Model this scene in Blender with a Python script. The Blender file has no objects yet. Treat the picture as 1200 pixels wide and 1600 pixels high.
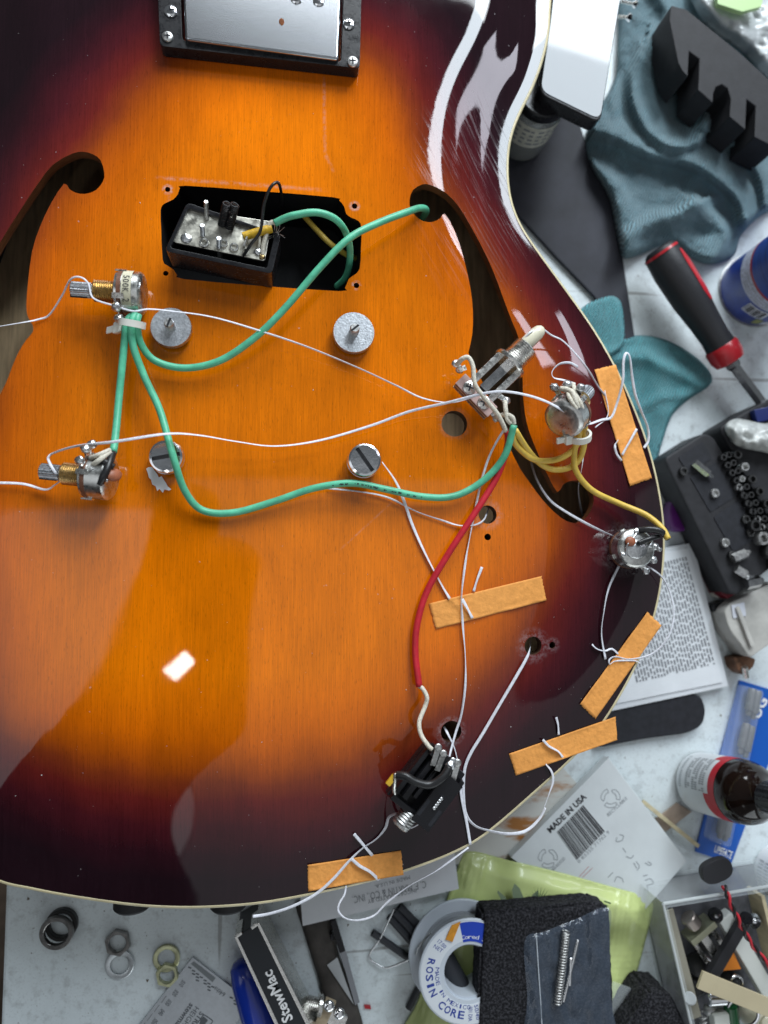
import bpy, bmesh, math, random
import numpy as np
from mathutils import Vector, Matrix, Quaternion, noise
from mathutils.geometry import delaunay_2d_cdt
random.seed(7)
R = math.radians
scene = bpy.context.scene
col = scene.collection

# ------------------------------------------------------------------ camera
FPX = 1155.0                      # focal length in photo pixels (1200 x 1600)
H = 0.300                         # lens height above the guitar's top
TZ = -0.066                       # bench top
_d0 = Vector(((450 - 600) / FPX, -(900 - 800) / FPX, -1.0)).normalized()
CQ = _d0.rotation_difference(Vector((0, 0, -1)))
cam_data = bpy.data.cameras.new("camera")
cam = bpy.data.objects.new("camera", cam_data); col.objects.link(cam)
cam.location = (0, 0, H); cam.rotation_mode = 'QUATERNION'; cam.rotation_quaternion = CQ
cam_data.sensor_fit = 'VERTICAL'; cam_data.sensor_height = 36; cam_data.sensor_width = 27
cam_data.lens = 36 * FPX / 1600
cam_data.clip_start = 0.01; cam_data.clip_end = 50
cam_data.dof.use_dof = True; cam_data.dof.focus_distance = 0.30; cam_data.dof.aperture_fstop = 6.0
scene.camera = cam

# ------------------------------------------------------------------ light
world = bpy.data.worlds.new("World"); scene.world = world; world.use_nodes = True
wbg = world.node_tree.nodes["Background"]
wbg.inputs[0].default_value = (0.86, 0.94, 1.0, 1); wbg.inputs[1].default_value = 0.10

def area_light(name, loc, target, sx, sy, radiance, colour):
    d = bpy.data.lights.new(name, 'AREA'); d.shape = 'RECTANGLE'; d.size = sx; d.size_y = sy
    d.energy = radiance * math.pi * sx * sy; d.color = colour
    o = bpy.data.objects.new(name, d); col.objects.link(o)
    o.location = loc
    o.rotation_euler = (Vector(target) - Vector(loc)).to_track_quat('-Z', 'Y').to_euler()
    return o
# tall window up and to the right of the bench, a second one lower and farther right, a pale skylight overhead
def direction(az, tilt): return Vector((math.cos(R(az)) * math.sin(R(tilt)), math.sin(R(az)) * math.sin(R(tilt)), math.cos(R(tilt))))
w1 = Vector((0.15, 0.27, 0)) + direction(62, 41) * 1.9
area_light("window_or_fill_light", w1, (0.15, 0.27, 0), 0.40, 0.80, 19.0, (0.82, 0.92, 1.0))
w2 = Vector((0.13, 0.27, 0)) + direction(29, 50.3) * 2.0
area_light("window_or_fill_light", w2, (0.13, 0.27, 0), 0.36, 0.28, 10.0, (0.88, 0.88, 1.0))
w3 = direction(-72, 77) * 2.2
area_light("window_or_fill_light", w3, (0, -0.2, 0), 1.80, 0.75, 2.2, (0.90, 0.97, 1.0))
fill4 = direction(78, 63) * 1.05
area_light("window_or_fill_light", fill4, (0, 0.05, 0), 0.70, 0.40, 13.0, (0.90, 0.96, 1.0))  # added fill for brightness, set outside what the flat top mirrors; not a window
area_light("skylight", (-1.25, -1.30, 2.0), (-1.25, -1.30, 0), 1.72, 3.0, 0.95, (0.92, 0.96, 1.0))
area_light("skylight", (0.55, -1.30, 2.0), (0.55, -1.30, 0), 1.86, 3.2, 0.32, (0.93, 0.96, 1.0))
area_light("headlamp", (-0.088, -0.073, 0.330), (-0.085, -0.07, 0), 0.012, 0.021, 30.0, (1.0, 0.98, 0.95))

vs = scene.view_settings
vs.view_transform = 'Standard'; vs.look = 'None'; vs.exposure = 0.0; vs.gamma = 1.0; vs.use_curve_mapping = False
scene.cycles.max_bounces = 8; scene.cycles.transparent_max_bounces = 12
scene.cycles.caustics_reflective = False; scene.cycles.caustics_refractive = False
scene.cycles.sample_clamp_indirect = 6

# ------------------------------------------------------------------ photo pixel -> point at a height
def P(px, py, z=0.0):
    d = CQ @ Vector(((px - 600) / FPX, -(py - 800) / FPX, -1.0))
    t = (z - H) / d.z
    return Vector((d.x * t, d.y * t, z))
def T(px, py, h=0.0):             # height above the bench
    return P(px, py, TZ + h)
def L2(pts, z=0.0): return [P(a, b, z) for a, b in pts]

# ------------------------------------------------------------------ materials
def lin(r, g, b):
    f = lambda c: (c / 255 / 12.92) if c / 255 <= 0.04045 else ((c / 255 + 0.055) / 1.055) ** 2.4
    return (f(r), f(g), f(b))
MATS = {}
def mat(name, c, rough=0.5, metal=0.0, coat=0.0, var=0.0, vscale=200.0, bump=0.0, bscale=400.0, trans=0.0,
        ior=1.45, alpha=1.0, stretch=None, sheen=0.0, rvar=0.0, spec=0.5, coat_rough=0.05, c2=None, lo=0.35, hi=0.65):
    if name in MATS: return MATS[name]
    m = bpy.data.materials.new(name); m.use_nodes = True
    nt = m.node_tree; b = nt.nodes["Principled BSDF"]
    b.inputs["Base Color"].default_value = (*c, 1)
    b.inputs["Roughness"].default_value = rough; b.inputs["Metallic"].default_value = metal
    b.inputs["Coat Weight"].default_value = coat; b.inputs["Coat Roughness"].default_value = coat_rough
    b.inputs["Transmission Weight"].default_value = trans; b.inputs["IOR"].default_value = ior
    b.inputs["Alpha"].default_value = alpha; b.inputs["Specular IOR Level"].default_value = spec
    if sheen: b.inputs["Sheen Weight"].default_value = sheen
    tc = nt.nodes.new("ShaderNodeTexCoord"); src = tc.outputs["Object"]
    if stretch:
        mp = nt.nodes.new("ShaderNodeMapping"); mp.inputs["Scale"].default_value = stretch
        nt.links.new(src, mp.inputs[0]); src = mp.outputs[0]
    if var > 0 or rvar > 0 or c2:
        n = nt.nodes.new("ShaderNodeTexNoise"); n.inputs["Scale"].default_value = vscale
        n.inputs["Detail"].default_value = 6; n.inputs["Roughness"].default_value = 0.65
        nt.links.new(src, n.inputs["Vector"])
        if var > 0 or c2:
            r = nt.nodes.new("ShaderNodeValToRGB")
            r.color_ramp.elements[0].position = lo; r.color_ramp.elements[1].position = hi
            k0 = tuple(max(0, x * (1 - var)) for x in c); k1 = c2 if c2 else tuple(min(1, x * (1 + var)) for x in c)
            r.color_ramp.elements[0].color = (*k0, 1); r.color_ramp.elements[1].color = (*k1, 1)
            nt.links.new(n.outputs["Fac"], r.inputs[0]); nt.links.new(r.outputs[0], b.inputs["Base Color"])
        if rvar > 0:
            mr = nt.nodes.new("ShaderNodeMapRange"); mr.inputs[1].default_value = 0.3; mr.inputs[2].default_value = 0.7
            mr.inputs[3].default_value = max(0.02, rough - rvar); mr.inputs[4].default_value = min(1, rough + rvar)
            nt.links.new(n.outputs["Fac"], mr.inputs[0]); nt.links.new(mr.outputs[0], b.inputs["Roughness"])
    if bump > 0:
        n2 = nt.nodes.new("ShaderNodeTexNoise"); n2.inputs["Scale"].default_value = bscale; n2.inputs["Detail"].default_value = 4
        nt.links.new(src, n2.inputs["Vector"])
        bp = nt.nodes.new("ShaderNodeBump"); bp.inputs["Strength"].default_value = bump; bp.inputs["Distance"].default_value = 0.0004
        nt.links.new(n2.outputs["Fac"], bp.inputs["Height"]); nt.links.new(bp.outputs[0], b.inputs["Normal"])
    MATS[name] = m
    return m
chrome = mat('chrome', (0.82, 0.83, 0.85), 0.12, 1, rvar=0.07, vscale=500)
nickel = mat('nickel', (0.72, 0.71, 0.68), 0.28, 1, var=0.15, rvar=0.12, vscale=700)
steel_dull = mat('steel_dull', (0.55, 0.55, 0.54), 0.42, 1, var=0.25, rvar=0.15, vscale=900)
zinc = mat('zinc', (0.50, 0.52, 0.55), 0.40, 1.0, var=0.22, vscale=900, bump=0.25, bscale=1500)
brass = mat('brass', (0.50, 0.36, 0.17), 0.35, 1, var=0.3, vscale=800)
solder_m = mat('solder', (0.60, 0.61, 0.62), 0.33, 1, var=0.2, vscale=900, bump=0.4, bscale=900)
black_pl = mat('black_plastic', (0.010, 0.010, 0.012), 0.30, rvar=0.12, vscale=300, bump=0.1, bscale=900, spec=.35)
black_matte = mat('black_matte', (0.014, 0.015, 0.02), 0.7, var=0.3, vscale=300)
black_rub = mat('black_rubber', (0.018, 0.018, 0.021), 0.55, bump=0.2, bscale=1200)
white_pl = mat('white_plastic', (0.78, 0.77, 0.70), 0.35, spec=0.5)
cream_pl = mat('cream_plastic', (0.72, 0.68, 0.52), 0.3, coat=0.3)
cloth_wire = mat('cloth_wire', (0.66, 0.62, 0.52), 0.8, var=0.25, vscale=1500, bump=0.5, bscale=3000)
floss_m = mat('floss', (0.72, 0.73, 0.79), 0.5, var=0.14, vscale=900, sheen=0.2)
green_w = mat('green_insulation', (0.10, 0.47, 0.29), 0.40, var=0.20, vscale=140, bump=0.2, bscale=300, rvar=.1)
yellow_w = mat('yellow_insulation', (0.70, 0.48, 0.085), 0.4, var=0.12, vscale=250)
red_w = mat('red_insulation', (0.52, 0.02, 0.035), 0.38, var=0.15, vscale=250)
black_w = mat('black_insulation', (0.015, 0.015, 0.016), 0.35)
wood_in = mat('bare_wood', (0.30, 0.19, 0.09), 0.7, var=0.35, vscale=60, stretch=(14, 1, 1))
ink = mat('ink_print', (0.03, 0.03, 0.035), 0.7)
ink_grey = mat('grey_print', (0.30, 0.32, 0.34), 0.8)
ink_blue = mat('blue_print', (0.02, 0.05, 0.30), 0.5)
ink_white = mat('white_print', (0.8, 0.8, 0.8), 0.6)

# ------------------------------------------------------------------ mesh helpers
def tag(o, label, cat, group=None, kind=None):
    if label: o["label"] = label
    if cat: o["category"] = cat
    if group: o["group"] = group
    if kind: o["kind"] = kind
    return o
def thing(name, loc, label, cat, group=None):
    o = bpy.data.objects.new(name, None); col.objects.link(o); o.location = loc
    o.empty_display_size = 0.01
    return tag(o, label, cat, group)
def wloc(o):
    v = Vector(o.location)
    while o.parent: o = o.parent; v += Vector(o.location)
    return v
def build(bm, name, m, parent=None, smooth=40, bevel=None, segs=2, origin=None):
    if bevel:
        bmesh.ops.remove_doubles(bm, verts=bm.verts[:], dist=1e-6)
        bm.normal_update()
        ed = [e for e in bm.edges if len(e.link_faces) == 2 and e.calc_face_angle(0) > R(35)]
        if ed: bmesh.ops.bevel(bm, geom=ed, offset=bevel, segments=segs, profile=0.5, affect='EDGES', clamp_overlap=True)
    co = [v.co for v in bm.verts]
    if origin is None:
        lo = Vector((min(c.x for c in co), min(c.y for c in co), min(c.z for c in co)))
        hi = Vector((max(c.x for c in co), max(c.y for c in co), max(c.z for c in co)))
        origin = Vector(((lo.x + hi.x) / 2, (lo.y + hi.y) / 2, lo.z))
    bmesh.ops.translate(bm, verts=bm.verts[:], vec=-Vector(origin))
    me = bpy.data.meshes.new(name); bm.to_mesh(me); bm.free()
    if isinstance(m, (list, tuple)):
        for x in m: me.materials.append(x)
    else: me.materials.append(m)
    o = bpy.data.objects.new(name, me); col.objects.link(o)
    if parent is not None:
        o.parent = parent; o.location = Vector(origin) - wloc(parent)
    else: o.location = origin
    if bevel:
        wn = o.modifiers.new('weighted_normals', 'WEIGHTED_NORMAL'); wn.keep_sharp = True; wn.weight = 100
    if smooth:
        for p in me.polygons: p.use_smooth = True
        if smooth < 179:
            sh = []
            bm2 = bmesh.new(); bm2.from_mesh(me)
            for e in bm2.edges:
                if len(e.link_faces) != 2 or e.calc_face_angle(0) > R(smooth): e.smooth = False
            bm2.to_mesh(me); bm2.free()
    return o
def NB(): return bmesh.new()
def frame_of(ax):
    ax = Vector(ax).normalized()
    u = ax.cross(Vector((0, 0, 1)))
    if u.length < 1e-4: u = Vector((1, 0, 0))
    u.normalize(); return ax, u, ax.cross(u).normalized()
def lathe(bm, p0, p1, prof, segs=24, cap=True, mi=0, knurl=0.0):
    """prof: list of (t along p0->p1 in metres or fraction if <=1.0001 flagged by tuple), radius."""
    p0, p1 = Vector(p0), Vector(p1); ax, u, v = frame_of(p1 - p0); ln = (p1 - p0).length
    rings = []
    for t, r in prof:
        ring = []
        for i in range(segs):
            a = 2 * math.pi * i / segs; rr = r * (1 - (knurl if i % 2 else 0))
            ring.append(bm.verts.new(p0 + ax * (t * ln) + (u * math.cos(a) + v * math.sin(a)) * rr))
        rings.append(ring)
    for A, B in zip(rings, rings[1:]):
        for i in range(segs):
            j = (i + 1) % segs
            f = bm.faces.new((A[i], A[j], B[j], B[i])); f.material_index = mi
    if cap:
        f = bm.faces.new(rings[0][::-1]); f.material_index = mi
        f = bm.faces.new(rings[-1]); f.material_index = mi
    return bm
def cyl(bm, p0, p1, r, r1=None, segs=20, mi=0, ch=0.0):
    r1 = r if r1 is None else r1
    if ch:
        ln = (Vector(p1) - Vector(p0)).length; t = min(0.45, ch / ln)
        return lathe(bm, p0, p1, [(0, r - ch), (t, r), (1 - t, r1), (1, r1 - ch)], segs, mi=mi)
    return lathe(bm, p0, p1, [(0, r), (1, r1)], segs, mi=mi)
def thread(bm, p0, p1, r, turns, depth=0.12, segs=24):
    prof = []
    for i in range(turns):
        prof += [(i / turns, r * (1 - depth)), ((i + 0.5) / turns, r)]
    prof.append((1, r * (1 - depth)))
    return lathe(bm, p0, p1, prof, segs)
def catmull(pts, n=8):
    pts = [Vector(p) for p in pts]
    if len(pts) < 3:
        return [pts[0].lerp(pts[-1], i / n) for i in range(n + 1)]
    ext = [pts[0] * 2 - pts[1]] + pts + [pts[-1] * 2 - pts[-2]]
    out = []
    for i in range(1, len(ext) - 2):
        a, b, c, d = ext[i - 1:i + 3]
        for k in range(n):
            t = k / n
            out.append(0.5 * ((2 * b) + (c - a) * t + (2 * a - 5 * b + 4 * c - d) * t * t + (3 * b - a - 3 * c + d) * t ** 3))
    out.append(pts[-1].copy())
    return out
def tube(bm, pts, r, segs=10, n=8, smooth=True, mi=0, cap=True, taper=None):
    pts = catmull(pts, n) if smooth else [Vector(p) for p in pts]
    q = [pts[0]]
    for p in pts[1:]:
        if (p - q[-1]).length > 1e-5: q.append(p)
    pts = q
    tang = [(pts[min(i + 1, len(pts) - 1)] - pts[max(i - 1, 0)]).normalized() for i in range(len(pts))]
    _, u, v = frame_of(tang[0]); rings = []
    for i, p in enumerate(pts):
        if i:
            rot = tang[i - 1].rotation_difference(tang[i]); u = rot @ u; v = rot @ v
        rr = r if taper is None else r * taper(i / (len(pts) - 1))
        rings.append([bm.verts.new(p + (u * math.cos(2 * math.pi * k / segs) + v * math.sin(2 * math.pi * k / segs)) * rr) for k in range(segs)])
    for A, B in zip(rings, rings[1:]):
        for i in range(segs):
            j = (i + 1) % segs; f = bm.faces.new((A[i], A[j], B[j], B[i])); f.material_index = mi
    if cap:
        bm.faces.new(rings[0][::-1]).material_index = mi; bm.faces.new(rings[-1]).material_index = mi
    return bm
def ribbon(bm, pts, w, th=0.00012, n=8, twist=lambda t: 0.0, wf=None):
    """flat waxed-floss ribbon: an elliptical strip that turns as it runs."""
    pts = catmull(pts, n); q = [pts[0]]
    for p in pts[1:]:
        if (p - q[-1]).length > 1e-5: q.append(p)
    pts = q; N = len(pts); rings = []
    for i, p in enumerate(pts):
        t = (pts[min(i + 1, N - 1)] - pts[max(i - 1, 0)]).normalized()
        s = t.cross(Vector((0, 0, 1)))
        if s.length < 1e-3: s = Vector((1, 0, 0))
        s.normalize(); nn = s.cross(t).normalized(); a = twist(i / (N - 1))
        s2 = s * math.cos(a) + nn * math.sin(a); n2 = -s * math.sin(a) + nn * math.cos(a)
        ww = w * (wf(i / (N - 1)) if wf else 1)
        rings.append([bm.verts.new(p + s2 * (ww / 2 * math.cos(k * math.pi / 4)) + n2 * (th * math.sin(k * math.pi / 4))) for k in range(8)])
    for A, B in zip(rings, rings[1:]):
        for i in range(8):
            j = (i + 1) % 8; bm.faces.new((A[i], A[j], B[j], B[i]))
    bm.faces.new(rings[0][::-1]); bm.faces.new(rings[-1])
    return bm
def box(bm, c, ex, ey, ez, sx, sy, sz, mi=0):
    """centre, three axes, full sizes"""
    c, ex, ey, ez = Vector(c), Vector(ex).normalized(), Vector(ey).normalized(), Vector(ez).normalized()
    vs_ = [bm.verts.new(c + ex * (sx / 2 * a) + ey * (sy / 2 * b) + ez * (sz / 2 * d)) for d in (-1, 1) for a, b in ((-1, -1), (1, -1), (1, 1), (-1, 1))]
    flip = ex.cross(ey).dot(ez) < 0
    for q in ((3, 2, 1, 0), (4, 5, 6, 7), (0, 1, 5, 4), (1, 2, 6, 5), (2, 3, 7, 6), (3, 0, 4, 7)):
        f = bm.faces.new([vs_[i] for i in (q[::-1] if flip else q)]); f.material_index = mi
    return bm
def ccw(loop):
    a = sum(p.x * q.y - q.x * p.y for p, q in zip(loop, loop[1:] + loop[:1]))
    return loop if a > 0 else loop[::-1]
def inside(x, y, poly):
    c = False; n = len(poly); j = n - 1
    for i in range(n):
        xi, yi, xj, yj = poly[i][0], poly[i][1], poly[j][0], poly[j][1]
        if (yi > y) != (yj > y) and x < (xj - xi) * (y - yi) / (yj - yi) + xi: c = not c
        j = i
    return c
def cdt(loops, extra=()):
    """triangulate outer loop minus holes; returns verts2d, tris"""
    vs_, es = [], []
    for lp in loops:
        b = len(vs_); vs_ += [Vector((p[0], p[1])) for p in lp]
        es += [(b + i, b + (i + 1) % len(lp)) for i in range(len(lp))]
    vs_ += [Vector((p[0], p[1])) for p in extra]
    ov, oe, of, *_ = delaunay_2d_cdt(vs_, es, [], 0, 1e-7)
    tris = []
    for f in of:
        cx = sum(ov[i].x for i in f) / len(f); cy = sum(ov[i].y for i in f) / len(f)
        if inside(cx, cy, loops[0]) and not any(inside(cx, cy, h) for h in loops[1:]): tris.append(f)
    return ov, tris
def slab(bm, loop, z0, z1, holes=(), mi=0):
    """prism of a world-space loop (x, y taken) between z0 and z1, optional holes"""
    loops = [ccw([Vector(p) for p in loop])] + [ccw([Vector(p) for p in h])[::-1] for h in holes]
    if holes:
        ov, tris = cdt(loops)
        for z, fl in ((z1, False), (z0, True)):
            vv = [bm.verts.new((p.x, p.y, z)) for p in ov]
            for f in tris:
                ff = bm.faces.new([vv[i] for i in (f[::-1] if fl else f)]); ff.material_index = mi
    for k, lp in enumerate(loops):
        A = [bm.verts.new((p.x, p.y, z0)) for p in lp]; B = [bm.verts.new((p.x, p.y, z1)) for p in lp]
        for i in range(len(lp)):
            j = (i + 1) % len(lp); bm.faces.new((A[i], A[j], B[j], B[i])).material_index = mi
        if not holes:
            bm.faces.new(B).material_index = mi; bm.faces.new(A[::-1]).material_index = mi
    bmesh.ops.remove_doubles(bm, verts=bm.verts[:], dist=1e-7)
    return bm
def ell(bm, c, rx, ry, rz, ax=None, seg=14, rings=8):
    M = Matrix.Diagonal((rx, ry, rz, 1))
    if ax is not None:
        a, u, v = frame_of(ax); M = Matrix((u.to_4d(), v.to_4d(), a.to_4d(), (0, 0, 0, 1))).transposed() @ M
        for i in range(3): M[3][i] = 0
        M[3][3] = 1
        for i in range(3): M[i][3] = 0
    bmesh.ops.create_uvsphere(bm, u_segments=seg, v_segments=rings, radius=1.0, matrix=Matrix.Translation(Vector(c)) @ M)
    return bm
def rrect(pts, r, n=4):
    """round the corners of a polygon of 2D/3D points"""
    out = []; N = len(pts); pts = [Vector(p) for p in pts]
    for i in range(N):
        a, b, c = pts[i - 1], pts[i], pts[(i + 1) % N]
        r1 = min(r, (a - b).length * 0.45, (c - b).length * 0.45)
        p0 = b + (a - b).normalized() * r1; p1 = b + (c - b).normalized() * r1
        for k in range(n + 1):
            t = k / n; out.append((1 - t) ** 2 * p0 + 2 * t * (1 - t) * b + t * t * p1)
    return out
def circ(c, r, n=24):
    c = Vector(c); return [c + Vector((math.cos(2 * math.pi * i / n) * r, math.sin(2 * math.pi * i / n) * r, 0)) for i in range(n)]
def mpx(px, py, z): return (P(px + 1, py, z) - P(px, py, z)).length      # metres per pixel there
def lettering(body, a, b, m, parent, name='lettering', z=0.0, up=None, ext=0.00004, normal=None, size=None, align='FIT', bold=0.0):
    """flat text from point a towards point b (3D) along the surface with the given normal; height follows from the length"""
    cu = bpy.data.curves.new(name, 'FONT'); cu.body = body; cu.size = 1; cu.offset = bold; cu.resolution_u = 2
    tmp = bpy.data.objects.new(name, cu); col.objects.link(tmp)
    dg = bpy.context.evaluated_depsgraph_get()
    me = bpy.data.meshes.new_from_object(tmp.evaluated_get(dg)); bpy.data.objects.remove(tmp); bpy.data.curves.remove(cu)
    a, b = Vector(a), Vector(b); nz = Vector(normal).normalized() if normal is not None else Vector((0, 0, 1))
    ex = b - a; ex -= nz * ex.dot(nz); ln = ex.length; ex.normalize(); ey = nz.cross(ex)
    xs = [v.co.x for v in me.vertices]; w = max(xs) - min(xs); x0 = min(xs)
    s = ln / w; sy = s if size is None else size
    for v in me.vertices:
        v.co = ex * ((v.co.x - x0) * s) + ey * (v.co.y * sy) + nz * ext
    me.materials.clear(); me.materials.append(m)
    o = bpy.data.objects.new(name, me); col.objects.link(o)
    if parent is not None: o.parent = parent; o.location = a - wloc(parent)
    else: o.location = a
    return o
# ================================================================== setting: bench and floor
def surface_material(name, base, dirt, scuff, rough=0.45):
    m = bpy.data.materials.new(name); m.use_nodes = True; nt = m.node_tree; b = nt.nodes["Principled BSDF"]; N = nt.nodes; Lk = nt.links
    tc = N.new("ShaderNodeTexCoord")
    def nz(scale, detail=6, rough_=0.6, st=None, rot=None):
        n = N.new("ShaderNodeTexNoise"); n.inputs["Scale"].default_value = scale; n.inputs["Detail"].default_value = detail; n.inputs["Roughness"].default_value = rough_
        s = tc.outputs["Object"]
        if st:
            mp = N.new("ShaderNodeMapping"); mp.inputs["Scale"].default_value = st
            if rot: mp.inputs["Rotation"].default_value = (0, 0, rot)
            Lk.new(s, mp.inputs[0]); s = mp.outputs[0]
        Lk.new(s, n.inputs["Vector"]); return n.outputs["Fac"]
    def ramp(f, p0, p1):
        r = N.new("ShaderNodeMapRange"); r.inputs[1].default_value = p0; r.inputs[2].default_value = p1; Lk.new(f, r.inputs[0]); return r.outputs[0]
    def mix(f, a, c2, k=1.0):
        x = N.new("ShaderNodeMix"); x.data_type = 'RGBA'
        mm = N.new("ShaderNodeMath"); mm.operation = 'MULTIPLY'; mm.inputs[1].default_value = k; Lk.new(f, mm.inputs[0]); Lk.new(mm.outputs[0], x.inputs[0])
        if isinstance(a, tuple): x.inputs[6].default_value = (*a, 1)
        else: Lk.new(a, x.inputs[6])
        x.inputs[7].default_value = (*c2, 1); return x.outputs[2]
    c = mix(ramp(nz(30, 8, 0.7), 0.42, 0.75), base, tuple(v * 0.88 for v in base))
    c = mix(ramp(nz(160, 8, 0.7), 0.52, 0.72), c, dirt, 0.62)
    c = mix(ramp(nz(45, 8, 0.75), 0.66, 0.72), c, scuff, 0.5)
    c = mix(ramp(nz(9, 4, 0.6, (18, 1.2, 1), 0.6), 0.69, 0.72), c, dirt, 0.6)
    c = mix(ramp(nz(900, 4), 0.55, 0.75), c, dirt, 0.45); c = mix(ramp(nz(420, 3), 0.70, 0.74), c, scuff, 0.8); c = mix(ramp(nz(7, 5, 0.7, None), 0.62, 0.72), c, tuple(v * .80 for v in base), 0.5); c = mix(ramp(nz(5, 3, 0.5, (1.0, 30, 1), 0.0), 0.70, 0.715), c, scuff, 0.55); c = mix(ramp(nz(5, 3, 0.5, (26, 1.0, 1), 0.0), 0.715, 0.73), c, scuff, 0.5)
    Lk.new(c, b.inputs["Base Color"]); b.inputs["Roughness"].default_value = rough
    bp = N.new("ShaderNodeBump"); bp.inputs["Strength"].default_value = 0.35; bp.inputs["Distance"].default_value = 0.0005
    Lk.new(nz(230, 5), bp.inputs["Height"]); Lk.new(bp.outputs[0], b.inputs["Normal"])
    MATS[name] = m; return m
bench_m = surface_material('bench_paint', (0.72, 0.79, 0.81), (0.32, 0.34, 0.335), (0.12, 0.10, 0.085))
bl = T(9, 1380).x
bm = NB(); slab(bm, [(bl, -0.75, 0), (0.75, -0.75, 0), (0.75, 0.75, 0), (bl, 0.75, 0)], TZ - 0.03, TZ)
bench = tag(build(bm, 'workbench_top', bench_m, smooth=0, bevel=0.0015), 'worn white painted workbench top under everything', 'workbench', kind='structure')
floor_m = mat('floor_wood', (0.10, 0.07, 0.05), 0.7, var=0.4, vscale=6, stretch=(1, 8, 1))
bm = NB(); slab(bm, [(-3, -3, 0), (3, -3, 0), (3, 3, 0), (-3, 3, 0)], TZ - 0.85, TZ - 0.80)
tag(build(bm, 'floor', floor_m, smooth=0), 'dark brown wooden floor beside the bench', 'floor', kind='structure')

# ================================================================== guitar
OUT = [(862, 0), (858, 60), (838, 128), (808, 190), (796, 240), (798, 300), (815, 350), (850, 402), (890, 457), (930, 514), (965, 575), (991, 632),
       (1014, 693), (1031, 760), (1040, 830), (1037, 900), (1023, 970), (1001, 1030), (972, 1086), (936, 1142), (890, 1192), (830, 1246), (760, 1306),
       (709, 1335), (650, 1358), (592, 1376), (530, 1391), (472, 1403), (400, 1415), (310, 1421), (230, 1419), (160, 1411), (90, 1400), (40, 1390), (0, 1381),
       (-60, 1352), (-125, 1300), (-195, 1190), (-245, 1050), (-268, 900), (-258, 760), (-218, 620), (-165, 510), (-105, 400), (-62, 300), (-45, 210),
       (-52, 110), (-70, 10), (-88, -90), (-95, -200), (-80, -310), (-20, -400), (70, -430), (160, -400), (215, -335), (260, -300), (410, -290), (560, -285),
       (600, -315), (650, -370), (730, -400), (815, -385), (870, -320), (892, -220), (888, -120), (872, -50)]
RIM = -0.0085
outl = [P(a, b, RIM) for a, b in OUT]
N0 = len(outl)
def closed_catmull(pts, n):
    out = []; N = len(pts)
    for i in range(N):
        a, b, c, d = pts[i - 1], pts[i], pts[(i + 1) % N], pts[(i + 2) % N]
        for k in range(n):
            t = k / n
            out.append(0.5 * ((2 * b) + (c - a) * t + (2 * a - 5 * b + 4 * c - d) * t * t + (3 * b - a - 3 * c + d) * t ** 3))
    return out
outl = ccw(closed_catmull(outl, 8))
# even out the outline a little
for _ in range(6):
    outl = [(outl[i - 1] + outl[i] * 2 + outl[(i + 1) % len(outl)]) / 4 for i in range(len(outl))]
def offset(loop, d):
    out = []; N = len(loop)
    for i in range(N):
        t = (loop[(i + 1) % N] - loop[i - 1]).normalized(); out.append(loop[i] + Vector((-t.y, t.x, 0)) * d)
    return out
OA = np.array([(p.x, p.y) for p in outl]); OB = np.roll(OA, -1, axis=0)
def dist_poly(pts, A, B):
    pts = np.asarray(pts); res = np.full(len(pts), 1e9); AB = B - A; L2_ = (AB ** 2).sum(1)
    for s in range(0, len(pts), 4000):
        q = pts[s:s + 4000, None, :]; t = np.clip(((q - A) * AB).sum(2) / L2_, 0, 1)
        res[s:s + 4000] = np.sqrt(((A + t[..., None] * AB - q) ** 2).sum(2)).min(1)
    return res
ARCH_W = 0.040
def z_of(pts):
    yy = np.clip((np.asarray(pts)[:, 1] - 0.02) / 0.11, 0, 1); yy = yy * yy * (3 - 2 * yy)      # the lower bout is arched more gently than the waist
    u = np.clip(dist_poly(pts, OA, OB) / (0.078 + (ARCH_W - 0.078) * yy), 0, 1)
    return RIM * (1 - u * u * u * (u * (6 * u - 15) + 10))
def ztop(x, y): return float(z_of(np.array([[x, y]]))[0]) if inside(x, y, outl) else RIM
def G(px, py, h=0.0):             # a point h above the guitar's top under that pixel
    z = 0.0
    for _ in range(3):
        p = P(px, py, z + h); z = ztop(p.x, p.y)
    return P(px, py, z + h)
FH_R = [(640, 312), (645, 297), (660, 288), (673, 289), (690, 297), (707, 311), (725, 335), (750, 380), (770, 422), (786, 465), (800, 502), (811, 530), (816, 570),
        (817, 610), (820, 645), (827, 675), (842, 712), (857, 745), (871, 769), (880, 757), (893, 751), (910, 752), (923, 764), (928, 781), (922, 800),
        (912, 812), (900, 817), (885, 814), (867, 801), (847, 780), (830, 757), (812, 731), (795, 696), (780, 660), (762, 615), (745, 578), (733, 555),
        (733, 546), (738, 522), (739, 487), (735, 450), (725, 405), (711, 362), (695, 334), (688, 341), (675, 347), (660, 345), (648, 336), (641, 325)]
FH_L = [(163, 270), (157, 250), (145, 241), (130, 237), (113, 240), (83, 257), (60, 286), (30, 331), (0, 379), (-28, 435), (-50, 505), (-66, 590), (-80, 690), (-84, 770),
        (-66, 775), (-40, 705), (-12, 640), (9, 599), (19, 573), (29, 550), (41, 531), (51, 519), (51, 508), (44, 496), (41, 480), (43, 448), (50, 393), (63, 353), (80, 317),
        (100, 287), (108, 295), (118, 301), (133, 303), (150, 297), (161, 283)]
CAV = [(290, 290), (400, 298), (520, 308), (530, 313), (538, 323), (541, 334), (549, 340), (560, 345), (565, 356), (564, 390), (562, 420), (553, 430), (545, 436),
       (539, 450), (530, 455), (400, 446), (287, 436), (277, 430), (271, 421), (260, 414), (254, 405), (252, 360), (251, 328), (257, 318), (270, 312), (278, 303), (281, 294)]
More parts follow.
